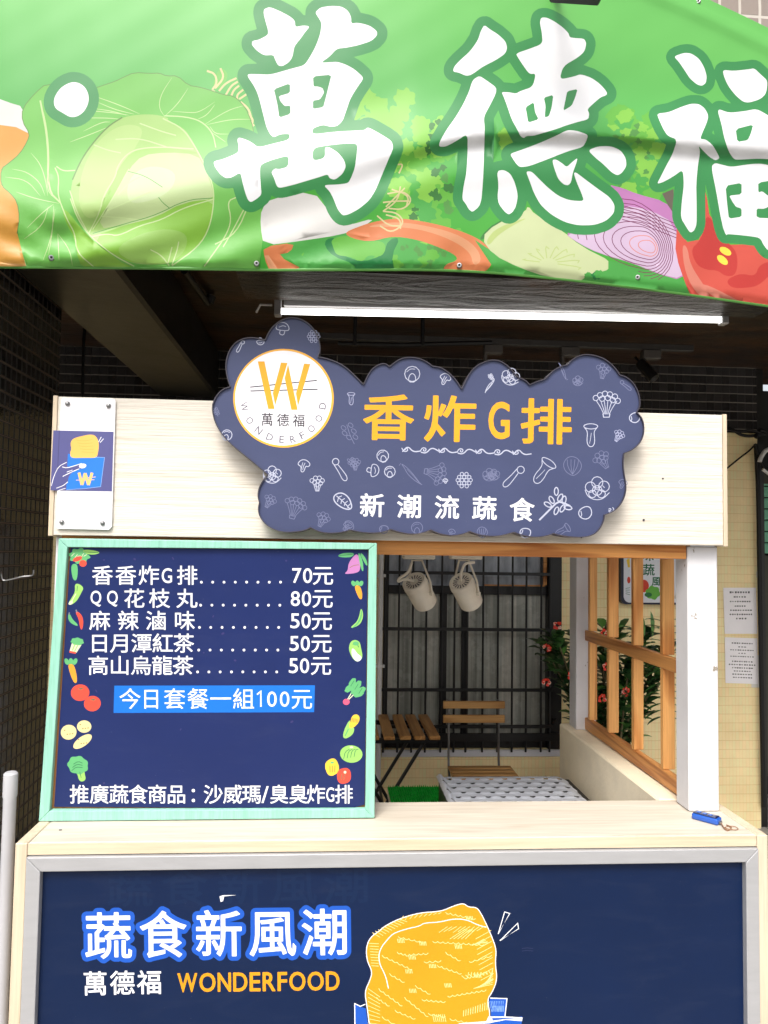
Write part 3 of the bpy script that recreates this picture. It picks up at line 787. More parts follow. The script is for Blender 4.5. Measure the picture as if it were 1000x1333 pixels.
# ------------------------------------------------------------------ spotlights under the stall roof
def spotlight(px, py, loop, label):
    t = thing('spotlight', label, 'lamp', tuple(PY(px, 722, 2.54)), 'white spotlights hanging under the header')
    c0 = PY(px, py, 2.5); ax = Vector((.055, .075, -.085)).normalized()
    top = PY(px+6, 724, 2.54); top.z = PY(px, 728, 2.54).z+.026
    bm = NB(); box(bm, top.x-.055, top.x+.055, 2.515, 2.565, top.z-.026, 1.631, .004); obj('canopy', bm, M_IVORY, t)
    bm = NB(); lathe(bm, [(0, .0), (.012, 0), (.012, .002), (.034, .002), (.038, -.004), (.042, 0), (.043, .014), (.044, .02), (.0425, .024), (.0415, .11), (.038, .114), (.03, .116), (0, .1)], c0, ax, 36)
    sh_ = obj('lamp_body', bm, M_IVORY, t, smooth=True)
    bm = NB(); a = ax.orthogonal().normalized(); b = ax.cross(a)
    for k in range(16):
        d = a*math.cos(k*math.pi/8)+b*math.sin(k*math.pi/8); e_ = ax.cross(d)
        q = [c0+d*.014+e_*.0012, c0+d*.029+e_*.0024, c0+d*.029-e_*.0024, c0+d*.014-e_*.0012]
        bm.faces.new([bm.verts.new(p+ax*.0012) for p in q])
    obj('vent', bm, M_DARKSIDE, sh_)
    bm = NB(); s = b if abs(b.x) > abs(a.x) else a
    if s.x < 0: s = -s
    pv = c0+ax*.055
    L_ = pv-s*.05; R_ = pv+s*.05
    tube(bm, [L_, L_+Vector((.004, 0, .04)), Vector((top.x-.022, 2.54, top.z-.03)), Vector((top.x+.012, 2.54, top.z-.03)), R_+Vector((-.006, 0, .04)), R_], .0038, 8)
    for q, d in ((L_, s), (R_, -s)): tube(bm, [q-d*.004, q+d*.009], .007, 10)
    obj('bracket', bm, M_IVORY, t, smooth=True)
    pts = [PY(x, y, 2.47) for x, y in loop]; pts[-1] = c0-ax*.002
    bm = NB(); tube(bm, chain(pts), .0045, 8); obj('lead', bm, M_IVORY, t, smooth=True)
spotlight(539, 757, [(536, 733), (531, 745), (520, 753), (519, 757), (527, 754), (538, 757)], 'white spotlight with its cable looped out left, nearer the menu board')
spotlight(600, 757, [(618, 732), (606, 734), (601, 744), (600, 750), (600, 757)], 'white spotlight with its cable arched over the vents, nearer the pine lattice')

# ------------------------------------------------------------------ seating behind the stall
tb = thing('bistro_table', 'small folding table with four brown slats and crossed black legs', 'table', (.2, 3.62, .1))
zt = .75
for x0, x1 in ((.262, .312), (.335, .386), (.402, .452), (.47, .52), (.19, .24), (.118, .168), (.046, .096)):
    bm = NB(); box(bm, x0-.02, x1-.02, 3.41, 3.86, zt-.018, zt, .003); obj('slat', bm, M_TEAK_Y, tb)
for y in (3.44, 3.8): bm = NB(); box(bm, .03, .49, y, y+.02, zt-.04, zt-.019, .001); obj('apron', bm, M_STEEL, tb)
for y in (3.47, 3.78):
    bm = NB(); tube(bm, [(.44, y, zt-.03), (.06, y, .1)], .0085, 8); obj('leg', bm, M_STEEL, tb)
    bm = NB(); tube(bm, [(.06, y+.022, zt-.03), (.44, y+.022, .1)], .0085, 8); obj('leg', bm, M_STEEL, tb)
bm = NB(); tube(bm, [(.25, 3.47, .4), (.25, 3.82, .4)], .007, 8); obj('stretcher', bm, M_STEEL, tb)
chr_ = thing('folding_chair', 'slatted wooden folding chair with thin steel frame in front of the window', 'chair', (.76, 3.7, .1))
p0, p1 = PY(577, 913, 3.84), PY(657, 912, 3.84)
def zc(y): return PY(618, y, 3.84).z
for a, b in ((912.5, 922), (930.5, 940.5)):
    bm = NB(); box(bm, p0.x, p1.x, 3.83, 3.845, zc(b), zc(a), .002); obj('back_slat', bm, M_TEAK_X, chr_)
zs = .5
for k in range(5):
    y = 3.545+k*.056; bm = NB(); box(bm, .6, .925, y, y+.045, zs-.016, zs, .003); obj('seat_slat', bm, M_TEAK_X, chr_)
for x in (p0.x+.03, p1.x-.03):
    bm = NB(); tube(bm, [(x, 3.852, zc(911)), (x+.003, 3.85, zs+.02), (x+.003, 3.84, zs-.03), (x+.003, 3.5, .1)], .006, 8); obj('back_leg', bm, M_CHROME, chr_)
    bm = NB(); tube(bm, [(x+.016, 3.56, zs-.02), (x+.016, 3.9, .1)], .007, 8); obj('front_leg', bm, M_STEEL, chr_)
bm = NB(); tube(bm, [(p0.x+.03, 3.62, .28), (p1.x-.01, 3.62, .28)], .006, 8); obj('stretcher', bm, M_STEEL, chr_)

# work table covered with a dimpled silver sheet
wt = thing('work_table', 'low work table covered by a silver sheet of raised oval bumps', 'table', (.66, 2.5, .1))
def sheet_mat(): return var('dimpled_silver_sheet', (206, 210, 220), .34, .5, .06, 12, .08, 90, .9, metal=.1)
SX0, SX1, SY0, SY1, SZ = .398, .918, 2.2, 2.82, .75
nx, ny = 190, 210
bmx = NB(); rows = []; hole = []
for j in range(ny+1):
    y = SY0+(SY1-SY0)*j/ny; row = []
    for i in range(nx+1):
        x = SX0+(SX1-SX0)*i/nx; z = SZ
        cyx, cyy = .052, .05
        rj = math.floor(y/cyy); fx = (x/cyx+(.5 if rj % 2 else 0)) % 1; fy = (y/cyy) % 1
        d = ((fx-.5)/.44)**2+((fy-.5)/.36)**2
        if d < 1: z += .0032*(1-d)**.8
        fx2 = (fx+.5) % 1; d2 = ((fx2-.5)/.19)**2+((fy-.45)/.14)**2
        hole.append(d2 < 1 and 3 < i < nx-14)
        e = (x-SX0)
        if e < .03: z += .012*math.sin(math.pi*min(1, e/.026)) if e < .026 else 0
        e2 = SX1-x
        if e2 < .07: z -= .035*(1-e2/.07)**2
        e3 = SY1-y
        if e3 < .02: z -= .01*(1-e3/.02)**2
        row.append(bmx.verts.new((x, y, z)))
    rows.append(row)
for j in range(ny):
    for i in range(nx):
        if hole[j*(nx+1)+i]: continue
        bmx.faces.new((rows[j][i], rows[j][i+1], rows[j+1][i+1], rows[j+1][i]))
obj('silver_sheet', bmx, sheet_mat(), wt, smooth=True)
bm = NB(); box(bm, SX0+.01, SX1-.01, SY0+.01, SY1-.012, .66, .738, .003); obj('tabletop', bm, M_STEEL, wt)  # black top paints in the shade seen through the sheet's holes
for x in (SX0+.03, SX1-.06):
    for y in (SY0+.03, SY1-.06): bm = NB(); box(bm, x, x+.035, y, y+.035, .1, .659, .002); obj('leg', bm, M_STEEL, wt)
# stool with green turf mat
gs = thing('turf_bench', 'low bench topped with bright green artificial turf beside the silver table', 'bench', (.35, 3.05, .1))
bm = NB(); box(bm, .245, .47, 2.75, 3.2, .55, .586, .003); obj('seat_board', bm, M_TOP, gs)
for x in (.25, .435):
    for y in (2.76, 3.165): bm = NB(); box(bm, x, x+.03, y, y+.03, .1, .549, .002); obj('leg', bm, M_STEEL, gs)
bm = NB()
box(bm, .245, .47, 2.75, 3.2, .5865, .589, 0)
for j in range(46):
    for i in range(24):
        x = .25+.215*i/23+random.uniform(-.002, .002); y = 2.755+.44*j/45; h = random.uniform(.008, .013); a = random.uniform(0, 3.1)
        dx, dy = .0028*math.cos(a), .0028*math.sin(a)
        for s in (0, 1.57):
            ddx, ddy = .003*math.cos(a+s), .003*math.sin(a+s)
            v = [bm.verts.new((x-ddx, y-ddy, .588)), bm.verts.new((x+ddx, y+ddy, .588)), bm.verts.new((x+ddx*.4+random.uniform(-.002, .002), y+ddy*.4, .588+h))]
            bm.faces.new(v)
obj('turf', bm, var('green_turf_plastic', (24, 176, 56), .5, .3, .3, 40, 0), gs)

# ------------------------------------------------------------------ flowering plant
pl = thing('flowering_plant', 'tall potted plant with dark leaves and red flower clusters beside the window', 'plant', (1.32, 3.6, .1))
bm = NB(); lathe(bm, [(0, 0), (.14, 0), (.19, .37), (.2, .38), (.2, .44), (.185, .44), (.18, .4), (0, .39)], (1.31, 3.55, .1), (0, 0, 1), 32)
obj('pot', bm, var('terracotta_pot', (186, 128, 92), .8, .2, .12, 12, .2, 50), pl, smooth=True)
rr = random.Random(3)
stems = []
sb = NB()
for k in range(16):
    a = rr.uniform(0, 2*math.pi); x = 1.31+.08*math.cos(a); y = 3.55+.06*math.sin(a)
    tx = .98+.7*(k+rr.random())/16; ty = 3.36+.3*rr.random(); tz = 1.0+.27*rr.random()-.12*abs(tx-1.2)
    P = [Vector((x, y, .48)), Vector((x+(tx-x)*.3, y+(ty-y)*.3, .48+(tz-.48)*.4)), Vector((x+(tx-x)*.7, y+(ty-y)*.7, .48+(tz-.48)*.78)), Vector((tx, ty, tz))]
    c = chain(P, 8); stems.append(c); tube(sb, c, [.008-.005*i/(len(c)-1) for i in range(len(c))], 7)
obj('stem', sb, var('thorny_stem', (96, 88, 62), .7, .2, .2, 40, .3, 90), pl, smooth=True)
lb = NB()
def leaf(bm, p, d, up, ln, wd, mi):
    d = d.normalized(); s = d.cross(up).normalized(); n = s.cross(d)
    pts = []
    for t, wv, dz in ((0, .06, 0), (.3, .8, .03), (.6, 1, .02), (.85, .6, -.03), (1, .03, -.1)):
        c = p+d*ln*t+n*ln*dz
        pts.append((bm.verts.new(c-s*wd*wv+n*wd*.35*wv), bm.verts.new(c), bm.verts.new(c+s*wd*wv+n*wd*.35*wv)))
    for i in range(4):
        for j in (0, 1):
            f = bm.faces.new((pts[i][j], pts[i][j+1], pts[i+1][j+1], pts[i+1][j])); f.material_index = mi; f.smooth = True
for c in stems:
    for i in range(5, len(c)):
        for q in range(3):
            if rr.random() < .25: continue
            a = rr.uniform(0, 2*math.pi); d = Vector((math.cos(a), math.sin(a), rr.uniform(.1, .9)))
            leaf(lb, c[i]+Vector((rr.uniform(-.02, .02), rr.uniform(-.02, .02), 0)), d, Vector((0, 0, 1)), rr.uniform(.07, .12), rr.uniform(.019, .029), rr.choice((0, 0, 0, 1, 2)))
# long narrow leaves on the right of the plant
for k in range(15):
    z = .82+k*.032; b0 = Vector((1.60, 3.5, z))
    for s in (-1, 1):
        leaf(lb, b0, Vector((s*.9, -.2, .2 if k > 8 else -.25)), Vector((0, 0, 1)), .1+.03*rr.random(), .011, 1 if k % 3 else 0)
for k in range(4): leaf(lb, Vector((1.5+.04*k, 3.5, 1.2)), Vector((-.15+.12*k, 0, 1)), Vector((0, -1, 0)), .12, .01, 2)
lm = [var('plant_leaf_%s' % n, c, .38, .5, .25, 30, .1, 60) for n, c in (('dark', (44, 82, 42)), ('mid', (66, 112, 54)), ('light', (96, 146, 66)))]
obj('foliage', lb, lm, pl)
def flower(px, py, Y=3.38):
    p = PY(px, py, Y); bm = NB()
    for k in range(11):
        a = rr.uniform(0, 2*math.pi); d = Vector((math.cos(a), -.5, math.sin(a)))
        leaf(bm, p+d*.006, d, Vector((0, -1, 0)), rr.uniform(.013, .02), .009, 0 if k % 8 else 1)
    obj('flower', bm, [M_RED, M_PALEPINK], pl)
M_RED = var('red_petals', (222, 58, 40), .5, .3, .15, 40, 0); M_PALEPINK = var('pale_petals', (240, 200, 180), .5, .3, .05, 40, 0)
for px, py in ((725, 814), (711, 844), (711, 888), (743, 880), (747, 821), (786, 824), (783, 909), (789, 868), (814, 900)): flower(px, py)

# ------------------------------------------------------------------ white illustrated sign on the back wall
GREEN_T = ink((24, 110, 70))
sg = thing('illustrated_sign', 'white sign with dark rim and vegetable pictures on the cream wall behind the lattice', 'sign', tuple(PY(871, 760, 3.96)))
def rrect(x0, y0, x1, y1, r, n=6):
    o = []
    for cx, cy, a in ((x1-r, y0+r, -90), (x1-r, y1-r, 0), (x0+r, y1-r, 90), (x0+r, y0+r, 180)):
        for k in range(n+1): t = R(a+90*k/n); o.append((cx+r*math.cos(t), cy+r*math.sin(t)))
    return o
q0, q1 = PY(808.5, 660, 3.95), PY(934, 788.5, 3.95)
q1.z = (q1.z+PY(812, 786, 3.95).z)/2
bm = NB(); prism(bm, rrect(q0.x, q1.z, q1.x, q0.z, .03), 3.95, 3.999); obj('sign_box', bm, var('navy_sign_rim', (34, 36, 60), .4, .4, .1, 20, 0), sg)
art = Art(); WS = ink((236, 239, 246))
art.fill(WS, rrect(812, 664, 930.5, 784.5, 8))
em_text(art, GREEN_T, [('味', 843, 723, 15, 15), ('蔬', 844, 742, 15, 15), ('風', 854, 757, 12, 12), ('食', 890, 757, 12, 13), ('新', 870, 740, 13, 13)], .25, .2)
c3 = lambda pts: cr(690, 710, .22, pts)
art.fill(ink((222, 66, 40)), c3(ell(672, 240, 32, 38)))
art.fill(ink((222, 66, 40)), c3(ell(585, 205, 10, 20)))
art.fill(ink((110, 190, 70)), c3(ell(728, 280, 42, 40, 0, 24, .1, 6))); art.fill(ink((40, 120, 60)), c3(ell(700, 292, 22, 14)))
art.fill(ink((220, 214, 200)), c3(ell(890, 300, 36, 28, 0, 24, .12, 5))); art.fill(ink((250, 210, 60)), c3([(570, 85), (590, 75), (592, 130), (580, 130)]))
for k in range(4): art.line(GREEN_T, c3([(566, 255+k*10), (592, 250+k*14)]), .6, 0)
compose('sign_face', art, lambda x, y: PY(x, y, 3.949), sg)

# ------------------------------------------------------------------ paper notices on the wall
def notice(corners, rows, label, seed):
    art = Art(); art.fill(ink((250, 246, 248), k=.9), corners)
    rn = random.Random(seed); DK = ink((96, 92, 96))
    (xa, ya), (xb, yb), (xc, yc), (xd, yd) = corners
    for t, a, b, h in rows:
        n = int((b-a)*14)
        for i in range(n):
            u = a+(b-a)*(i+.15)/n; v = a+(b-a)*(i+rn.uniform(.6, .95))/n
            def P(u, t): return (xa+(xb-xa)*u+(xd-xa)*t, ya+(yb-ya)*u+(yd-ya)*t)
            hh = h*rn.uniform(.7, 1)
            art.fill(DK, [P(u, t-hh/2), P(v, t-hh/2), P(v, t+hh/2), P(u, t+hh/2)])
    o = compose('paper_notice', art, lambda x, y: PY(x, y, 3.9965), None)
    s = o.modifiers.new('thickness', 'SOLIDIFY'); s.thickness = .001; s.offset = 0
    tag(o, label, 'notice', 'paper notices on the cream wall')
notice([(941.5, 765), (984, 765), (986, 825), (943.5, 825)], [(.1, .18, .82, .045), (.2, .3, .7, .035), (.3, .18, .84, .03), (.4, .32, .68, .03), (.49, .18, .86, .03), (.58, .16, .88, .035), (.67, .35, .7, .035)], 'upper paper notice with short centred lines on the cream wall', 2)
notice([(943.5, 829.5), (986, 831), (986.5, 890.5), (944.5, 889)], [(.12, .2, .88, .03), (.2, .4, .66, .025), (.27, .15, .9, .025), (.34, .4, .66, .025), (.41, .15, .9, .025), (.52, .2, .85, .03), (.59, .1, .95, .03), (.66, .2, .85, .03), (.73, .25, .8, .025), (.8, .2, .84, .025), (.87, .22, .84, .025)], 'lower paper notice densely filled with small lines on the cream wall', 5)
for k, (a, b, c_, d) in enumerate(((978, 853, 989, 895), (985, 744, 990, 752))):
    bm = NB(); p, q = PY(a, b, 3.998), PY(c_, d, 3.998); box(bm, p.x, q.x, 3.9975, 4.0-.0002, q.z, p.z, 0)
    tag(obj('paper_scrap', bm, ink((240, 236, 228))), ('larger white tape scrap beside the lower notice' if k == 0 else 'tiny white tape scrap above the upper notice at the wall corner'), 'tape')

# ------------------------------------------------------------------ key fob on the counter
kb = thing('car_key', 'blue car key with brown ring lying on the right end of the counter', 'key', tuple(PZ(920, 1070, .9)))
pa, pb, pc = PZ(901, 1066, .905), PZ(938, 1076, .905), PZ(912, 1060, .905)
ctr = PZ(920, 1069, .9); ang = math.atan2((pb-pa).y, (pb-pa).x)
mt_ = Matrix.Translation(ctr) @ Matrix.Rotation(ang, 4, 'Z')
def kpart(name, a, m, bev, label=None):
    bm = NB(); box(bm, *a, bev, rot=mt_, seg=3); return obj(name, bm, m, kb, smooth=True)
kpart('body', (-.034, .034, -.015, .015, .0005, .016), base('glossy_blue_plastic', (36, 92, 190), .12, .7)[0], .004)
kpart('face_plate', (-.031, .029, -.0125, .0125, .0161, .0185), base('deep_blue_gloss', (12, 30, 84), .08, .8)[0], .0011)
for x in (-.02, -.004, .01): kpart('button', (x-.0045, x+.0045, -.006, .006, .01865, .0198), base('steel_blue_button', (70, 110, 190), .25, .6)[0], .0005)
kpart('end_cap', (.0335, .038, -.006, .006, .002, .009), M_CHROME, .001)
bm = NB()
rc = PZ(952, 1079, .9); P = [rc+Vector((.014*math.cos(t)*1.2, .012*math.sin(t), .002+.001*math.sin(2*t))) for t in [2*math.pi*k/20 for k in range(21)]]
tube(bm, P, .0011, 8)
tube(bm, chain([mt_ @ Vector((.037, 0, .005)), PZ(943, 1078, .903), PZ(948, 1081, .902), PZ(952, 1077, .903), PZ(946, 1074, .902)]), .0016, 8)
obj('key_ring', bm, var('brown_cord', (150, 112, 84), .6, .3, .2, 40, 0), kb, smooth=True)
bm = NB(); p = PZ(79, 1081, .9); box(bm, p.x-.004, p.x+.003, p.y-.002, p.y+.002, .9005, .902, .0004)
tag(obj('wood_chip', bm, M_DARKSIDE), 'tiny dark chip lying on the left end of the counter', 'chip')

# ------------------------------------------------------------------ menu board
mb = thing('menu_board', 'navy menu board in a mint green wooden frame listing dishes and prices', 'menu board', (-.31, 1.95, .9))
T1, T2, T3 = PY(78, 702, 1.915), PY(487, 707, 1.915), PZ(270, 1066, .9015)
nrm = (T2-T1).cross(T3-T1).normalized()
if nrm.y > 0: nrm = -nrm
def MP(x, y, off=0): return PPL(x, y, T1+nrm*off, nrm)
def board_piece(bm, quad, o0, o1, bev=.0015, mi=0):
    A = [bm.verts.new(MP(x, y)+nrm*o0) for x, y in quad]; B = [bm.verts.new(MP(x, y)+nrm*o1) for x, y in quad]
    fs = [bm.faces.new(A), bm.faces.new(B[::-1])]+[bm.faces.new((A[i], B[i], B[(i+1) % 4], A[(i+1) % 4])) for i in range(4)]
    bmesh.ops.recalc_face_normals(bm, faces=fs)
    for f in fs: f.material_index = mi
    if bev: bmesh.ops.bevel(bm, geom=list(set(e for f in fs for e in f.edges)), offset=bev, segments=2, affect='EDGES', profile=.5)
O = [(78, 701), (490.5, 707), (487.5, 1063), (52, 1067.5)]; I = [(89, 712), (480, 715), (475.5, 1052), (66, 1054)]
e_ = .25
for q in ([O[0], O[1], (I[1][0]-e_, I[1][1]), (I[0][0]+e_, I[0][1])], [O[1], O[2], (I[2][0], I[2][1]-e_), (I[1][0], I[1][1]+e_)],
          [O[2], O[3], (I[3][0]+e_, I[3][1]), (I[2][0]-e_, I[2][1])], [O[3], O[0], (I[0][0], I[0][1]+e_), (I[3][0], I[3][1]-e_)]):
    bm = NB(); board_piece(bm, q, -.012, .008); obj('frame_bar', bm, M_MINT, mb)
bm = NB()
board_piece(bm, [(82, 706), (487, 711), (484, 1060), (57, 1063)], -.0115, -.008, 0); obj('backing', bm, M_RAWEDGE, mb)
MN = film('menu_navy_film', (32, 46, 98)); MG = ink((104, 186, 120)); MLG = ink((160, 214, 110)); MRED = ink((236, 84, 66)); MOR = ink((246, 166, 56)); MYEL = ink((246, 204, 70)); MTAN = ink((240, 222, 160))
MPUR = ink((200, 132, 190)); MDG = ink((52, 120, 84)); MPK = ink((236, 96, 130)); HIB = ink((24, 118, 222)); MBR = ink((150, 120, 70)); MCR = ink((226, 232, 196)); MGY = ink((130, 130, 140)); GHOST = ink((58, 54, 108), .3, .45)
art = Art()
art.fill(MN, [(91.5, 713), (479, 716), (474.8, 1048), (462, 1051.5), (300, 1052), (70, 1051)])
a1 = lambda pts: cr(60, 700, .135, pts); a2 = lambda pts: cr(60, 880, .1425, pts); a3 = lambda pts: cr(420, 700, .135, pts); a4 = lambda pts: cr(410, 870, .15, pts)
sm = lambda p: chaikin(p, 2)
art.fill(MG, a1(sm([(240, 255), (305, 250), (298, 410), (260, 415), (240, 330)])))
art.fill(MG, a1(ell(318, 175, 98, 72, 0, 40, .12, 8)))
for k in range(5): art.line(MCR, a1([(240+k*30, 180+(k % 2)*20), (270+k*30, 150+(k % 3)*12)]), .8, 0)
art.fill(MRED, a1(ell(300, 205, 48, 22, -20))); art.fill(MRED, a1(ell(352, 248, 36, 33)))
art.fill(MLG, a1(sm([(340, 125), (400, 112), (530, 140), (470, 165), (390, 160)])))
art.line(MDG, a1([(365, 138), (500, 144)]), .8, 0)
art.fill(MLG, a1(sm([(272, 450), (310, 442), (362, 482), (335, 535), (295, 610), (238, 652), (205, 640), (250, 570), (278, 520)])))
art.fill(MCR, a1(sm([(205, 640), (240, 600), (262, 625), (232, 652)]))); art.line(MDG, a1([(300, 465), (295, 515)]), .7, 0); art.line(MCR, a1([(285, 540), (240, 620)]), 1.2, 0)
art.line(MG, a1([(218, 738), (232, 800), (300, 848)]), 5.0, 2, True); art.line(MRED, a1([(288, 715), (335, 775), (338, 885)]), 5.6, 2, True)
art.line(MGY, a1([(222, 722), (216, 745)]), 1.6, 0); art.line(MGY, a1([(285, 695), (294, 722)]), 1.8, 0)
art.fill(MCR, a1([(245, 1020), (338, 1035), (290, 1112), (222, 1098)])); art.fill(MG, a1(ell(298, 1003, 62, 36, 5, 30, .08, 7))); art.fill(MRED, a1([(224, 1092), (288, 1105), (282, 1122), (220, 1110)]))
art.line(MLG, a1([(275, 1030), (250, 1090)]), 1.4, 0); art.line(MLG, a1([(305, 1035), (270, 1100)]), 1.2, 0)
def carrot(f, x, y, w_, h_, ln):
    for d in (-.6, 0, .6): art.fill(MG, f(ell(x+d*w_, y-h_*.35, w_*.32, h_*.42, d*42)))
    art.fill(MOR, f(sm([(x-w_*.5, y+h_*.1), (x, y-h_*.1), (x+w_*.5, y+h_*.1), (x+w_*.55+ln*.12, y+ln*.6), (x+ln*.25+w_*.2, y+ln), (x+ln*.12, y+ln*.95)])))
carrot(a1, 236, 1225, 66, 80, 182)
carrot(a3, 335, 465, 62, 66, 132)
for cx, cy, rx, ry in ((308, 155, 85, 76), (420, 255, 78, 71)):
    art.fill(MRED, a2(ell(cx, cy, rx, ry, -8)))
    for k in range(3): art.line(MDG, a2([(cx+10, cy-42), (cx-16+k*22, cy-32+(k == 1)*8)]), 1.0, 0)
for cx, cy, rx, ry, ro in ((203, 517, 73, 68, -20), (345, 465, 66, 57, 0), (330, 602, 100, 44, -35)):
    art.fill(MTAN, a2(ell(cx, cy, rx, ry, ro)))
    for k in range(4): art.fill(MBR, a2(ell(cx-36+k*24, cy-18+(k*37 % 40), 8, 5, -20, 8)))
art.fill(MLG, a2(sm([(258, 865), (345, 845), (350, 900), (362, 950), (325, 972), (296, 955), (285, 905)])))
art.fill(MG, a2(ell(288, 818, 94, 82, 15, 40, .06, 7)))
for k in range(3): art.line(MDG, a2([(230+k*8, 820-k*30+50), (270+k*10, 795-k*26+40), (330, 800-k*20+40)]), .9, 1)
art.line(MDG, a2([(305, 880), (318, 935)]), .8, 0)
# right column
art.fill(MG, a3(sm([(135, 178), (200, 146), (312, 146), (285, 188), (200, 192)]))); art.line(MDG, a3([(150, 176), (290, 160)]), .7, 0)
art.fill(MPUR, a3(sm([(335, 148), (362, 220), (365, 300), (350, 330), (300, 346), (205, 352), (245, 318), (248, 255), (285, 195)])))
art.line(MBR, a3([(262, 290), (300, 268), (350, 262)]), .8, 1)
art.line(MG, a3([(350, 150), (372, 230), (388, 322)]), 4.2, 1, True); art.line(MG, a3([(370, 152), (405, 210), (430, 268)]), 4.0, 1, True)
art.line(MLG, a3([(374, 690), (375, 760), (345, 830), (278, 866)]), 5.4, 2, True); art.line(MG, a3([(376, 700), (372, 770), (340, 832), (285, 872)]), 2.4, 2, True)
art.fill(MLG, a3(sm([(252, 1060), (272, 1000), (320, 984), (362, 1010), (372, 1070), (388, 1140), (372, 1182), (330, 1202), (290, 1165), (262, 1110)])))
art.fill(WHITE, a3(sm([(285, 1065), (310, 1080), (335, 1120), (380, 1150), (370, 1185), (330, 1200), (292, 1160), (278, 1110)]))); art.line(MDG, a3([(290, 1030), (330, 1020), (350, 1060)]), .8, 1); art.fill(MG, a3(ell(322, 1022, 30, 20)))
art.line(MCR, a4([(282, 275), (318, 215)]), 1.2, 0); art.line(MCR, a4([(295, 272), (345, 222)]), 1.2, 0)
for cx, cy, ro in ((325, 130, -60), (370, 150, -55), (300, 175, -40), (400, 195, -30), (350, 190, -45), (380, 225, -20)): art.fill(MG, a4(ell(cx, cy, 48, 26, ro, 16, .06, 6)))
for cx, cy in ((325, 135), (360, 165), (395, 200)): art.line(MDG, a4([(cx+16, cy-26), (cx-14, cy+22)]), .7, 0)
art.fill(MPK, a4(ell(273, 294, 29, 27)))
art.fill(MLG, a4(sm([(312, 440), (300, 520), (345, 512), (335, 575), (268, 618), (238, 596), (268, 500)]))); art.fill(MYEL, a4(sm([(318, 420), (355, 398), (390, 418), (386, 470), (332, 524), (292, 520)])))
for k in range(6): art.line(MBR, a4([(318+k*11, 430+k*3), (308+k*13, 470+k*1)]), .7, 0)
art.line(MG, a4([(262, 590), (292, 530)]), 1.4, 0)
art.fill(MLG, a4(ell(316, 747, 98, 76, 5)))
for k in range(4): art.line(MDG, a4([(250+k*30, 790-k*6), (262+k*30, 730-k*6), (300+k*26, 705)]), .8, 1)
art.fill(MCR, a4(ell(318, 688, 16, 8))); art.fill(MYEL, a4(ell(149, 861, 60, 75, 0, 28, .04, 4))); art.fill(MRED, a4(ell(253, 937, 62, 71, 15, 28, .04, 4)))
for k in range(3): art.line(MBR, a4([(130+k*22, 850), (132+k*20, 905)]), .8, 0)
for k in range(2): art.line(MDG, a4([(235+k*26, 920), (228+k*22, 970)]), .8, 0)
art.fill(MG, a4(ell(150, 822, 16, 9))); art.fill(MCR, a4(ell(262, 905, 12, 12)))
B6 = lambda x, y: (x*.5, 690+y*.5)
def row(chars, y, em, m=WHITE, r=.22):
    it = []
    for c, x, w_, h_ in chars:
        px, py = B6(x, y); it.append((c, px, py, w_*.5, h_*.5))
    em_text(art, m, it, r, .22)
C5 = 53
def cj(s, xs): return [(c, x, C5, 50) for c, x in zip(s, xs)]
def num(c, x): return (c, x, 24 if c != '1' else 15, 39)
row(cj('香香炸', (264, 325, 385))+[('G', 434, 27, 39)]+cj('排', (485,))+[num('7', 773), num('0', 801)]+cj('元', (839,)), 119, C5)
row([('Q', 249, 28, 42), ('Q', 292, 28, 42)]+cj('花枝丸', (347, 413, 484))+[num('8', 769), num('0', 798)]+cj('元', (838,)), 179, C5)
row(cj('麻辣滷味', (257, 331, 404, 478))+[num('5', 768), num('0', 797)]+cj('元', (836,)), 237, C5)
row(cj('日月潭紅茶', (256, 311, 366, 421, 476))+[num('5', 766), num('0', 795)]+cj('元', (835,)), 296, C5)
row(cj('高山烏龍茶', (253, 309, 365, 420, 474))+[num('5', 764), num('0', 793)]+cj('元', (834,)), 354, C5)
for rI, (xs_, yb_) in enumerate(((520, 136), (518, 196), (515, 254), (513, 313), (510, 370))):
    for k in range(8):
        px, py = B6(xs_+4+k*29.5, yb_); art.fill(WHITE, ell(px, py, 1.75, 1.75, 0, 10))
art.fill(HIB, [B6(297, 406), B6(820, 405), B6(818, 475), B6(295, 477)])
row([('今', 336, 55, 54), ('日', 391, 50, 54), ('套', 452, 55, 54), ('餐', 513, 55, 54), ('一', 572, 55, 54), ('組', 632, 55, 54), ('0', 708, 25, 40), ('0', 741, 25, 40), ('元', 784, 54, 54)], 441, 55, WHITE, .1)
art.line(WHITE, [B6(669, 429), B6(679, 421), B6(679, 461)], 2.1, 0)
row([(c, x, 49, 49) for c, x in zip('推廣蔬食商品：沙威瑪', (204, 256, 307, 357, 407, 457, 503, 553, 604, 653))]+[('/', 690, 19, 44)]+[(c, x, 47, 49) for c, x in zip('臭臭炸', (725, 775, 821))]+[('G', 860, 21, 38)]+[('排', 894, 46, 49)], 690, 50, WHITE, .2)
for k, (x, y) in enumerate(((270, 78), (350, 76), (450, 74), (745, 80), (555, 225), (580, 270), (530, 320), (612, 340), (250, 420), (270, 660), (470, 520), (760, 500))):
    px, py = B6(x, y); art.fill(GHOST, ell(px, py, 1.3+(k % 3)*.5, .9+(k % 2)*.5, 30*k, 8))
bmy = compose('menu_print', art, lambda x, y: MP(x, y)+nrm*-.003, mb)

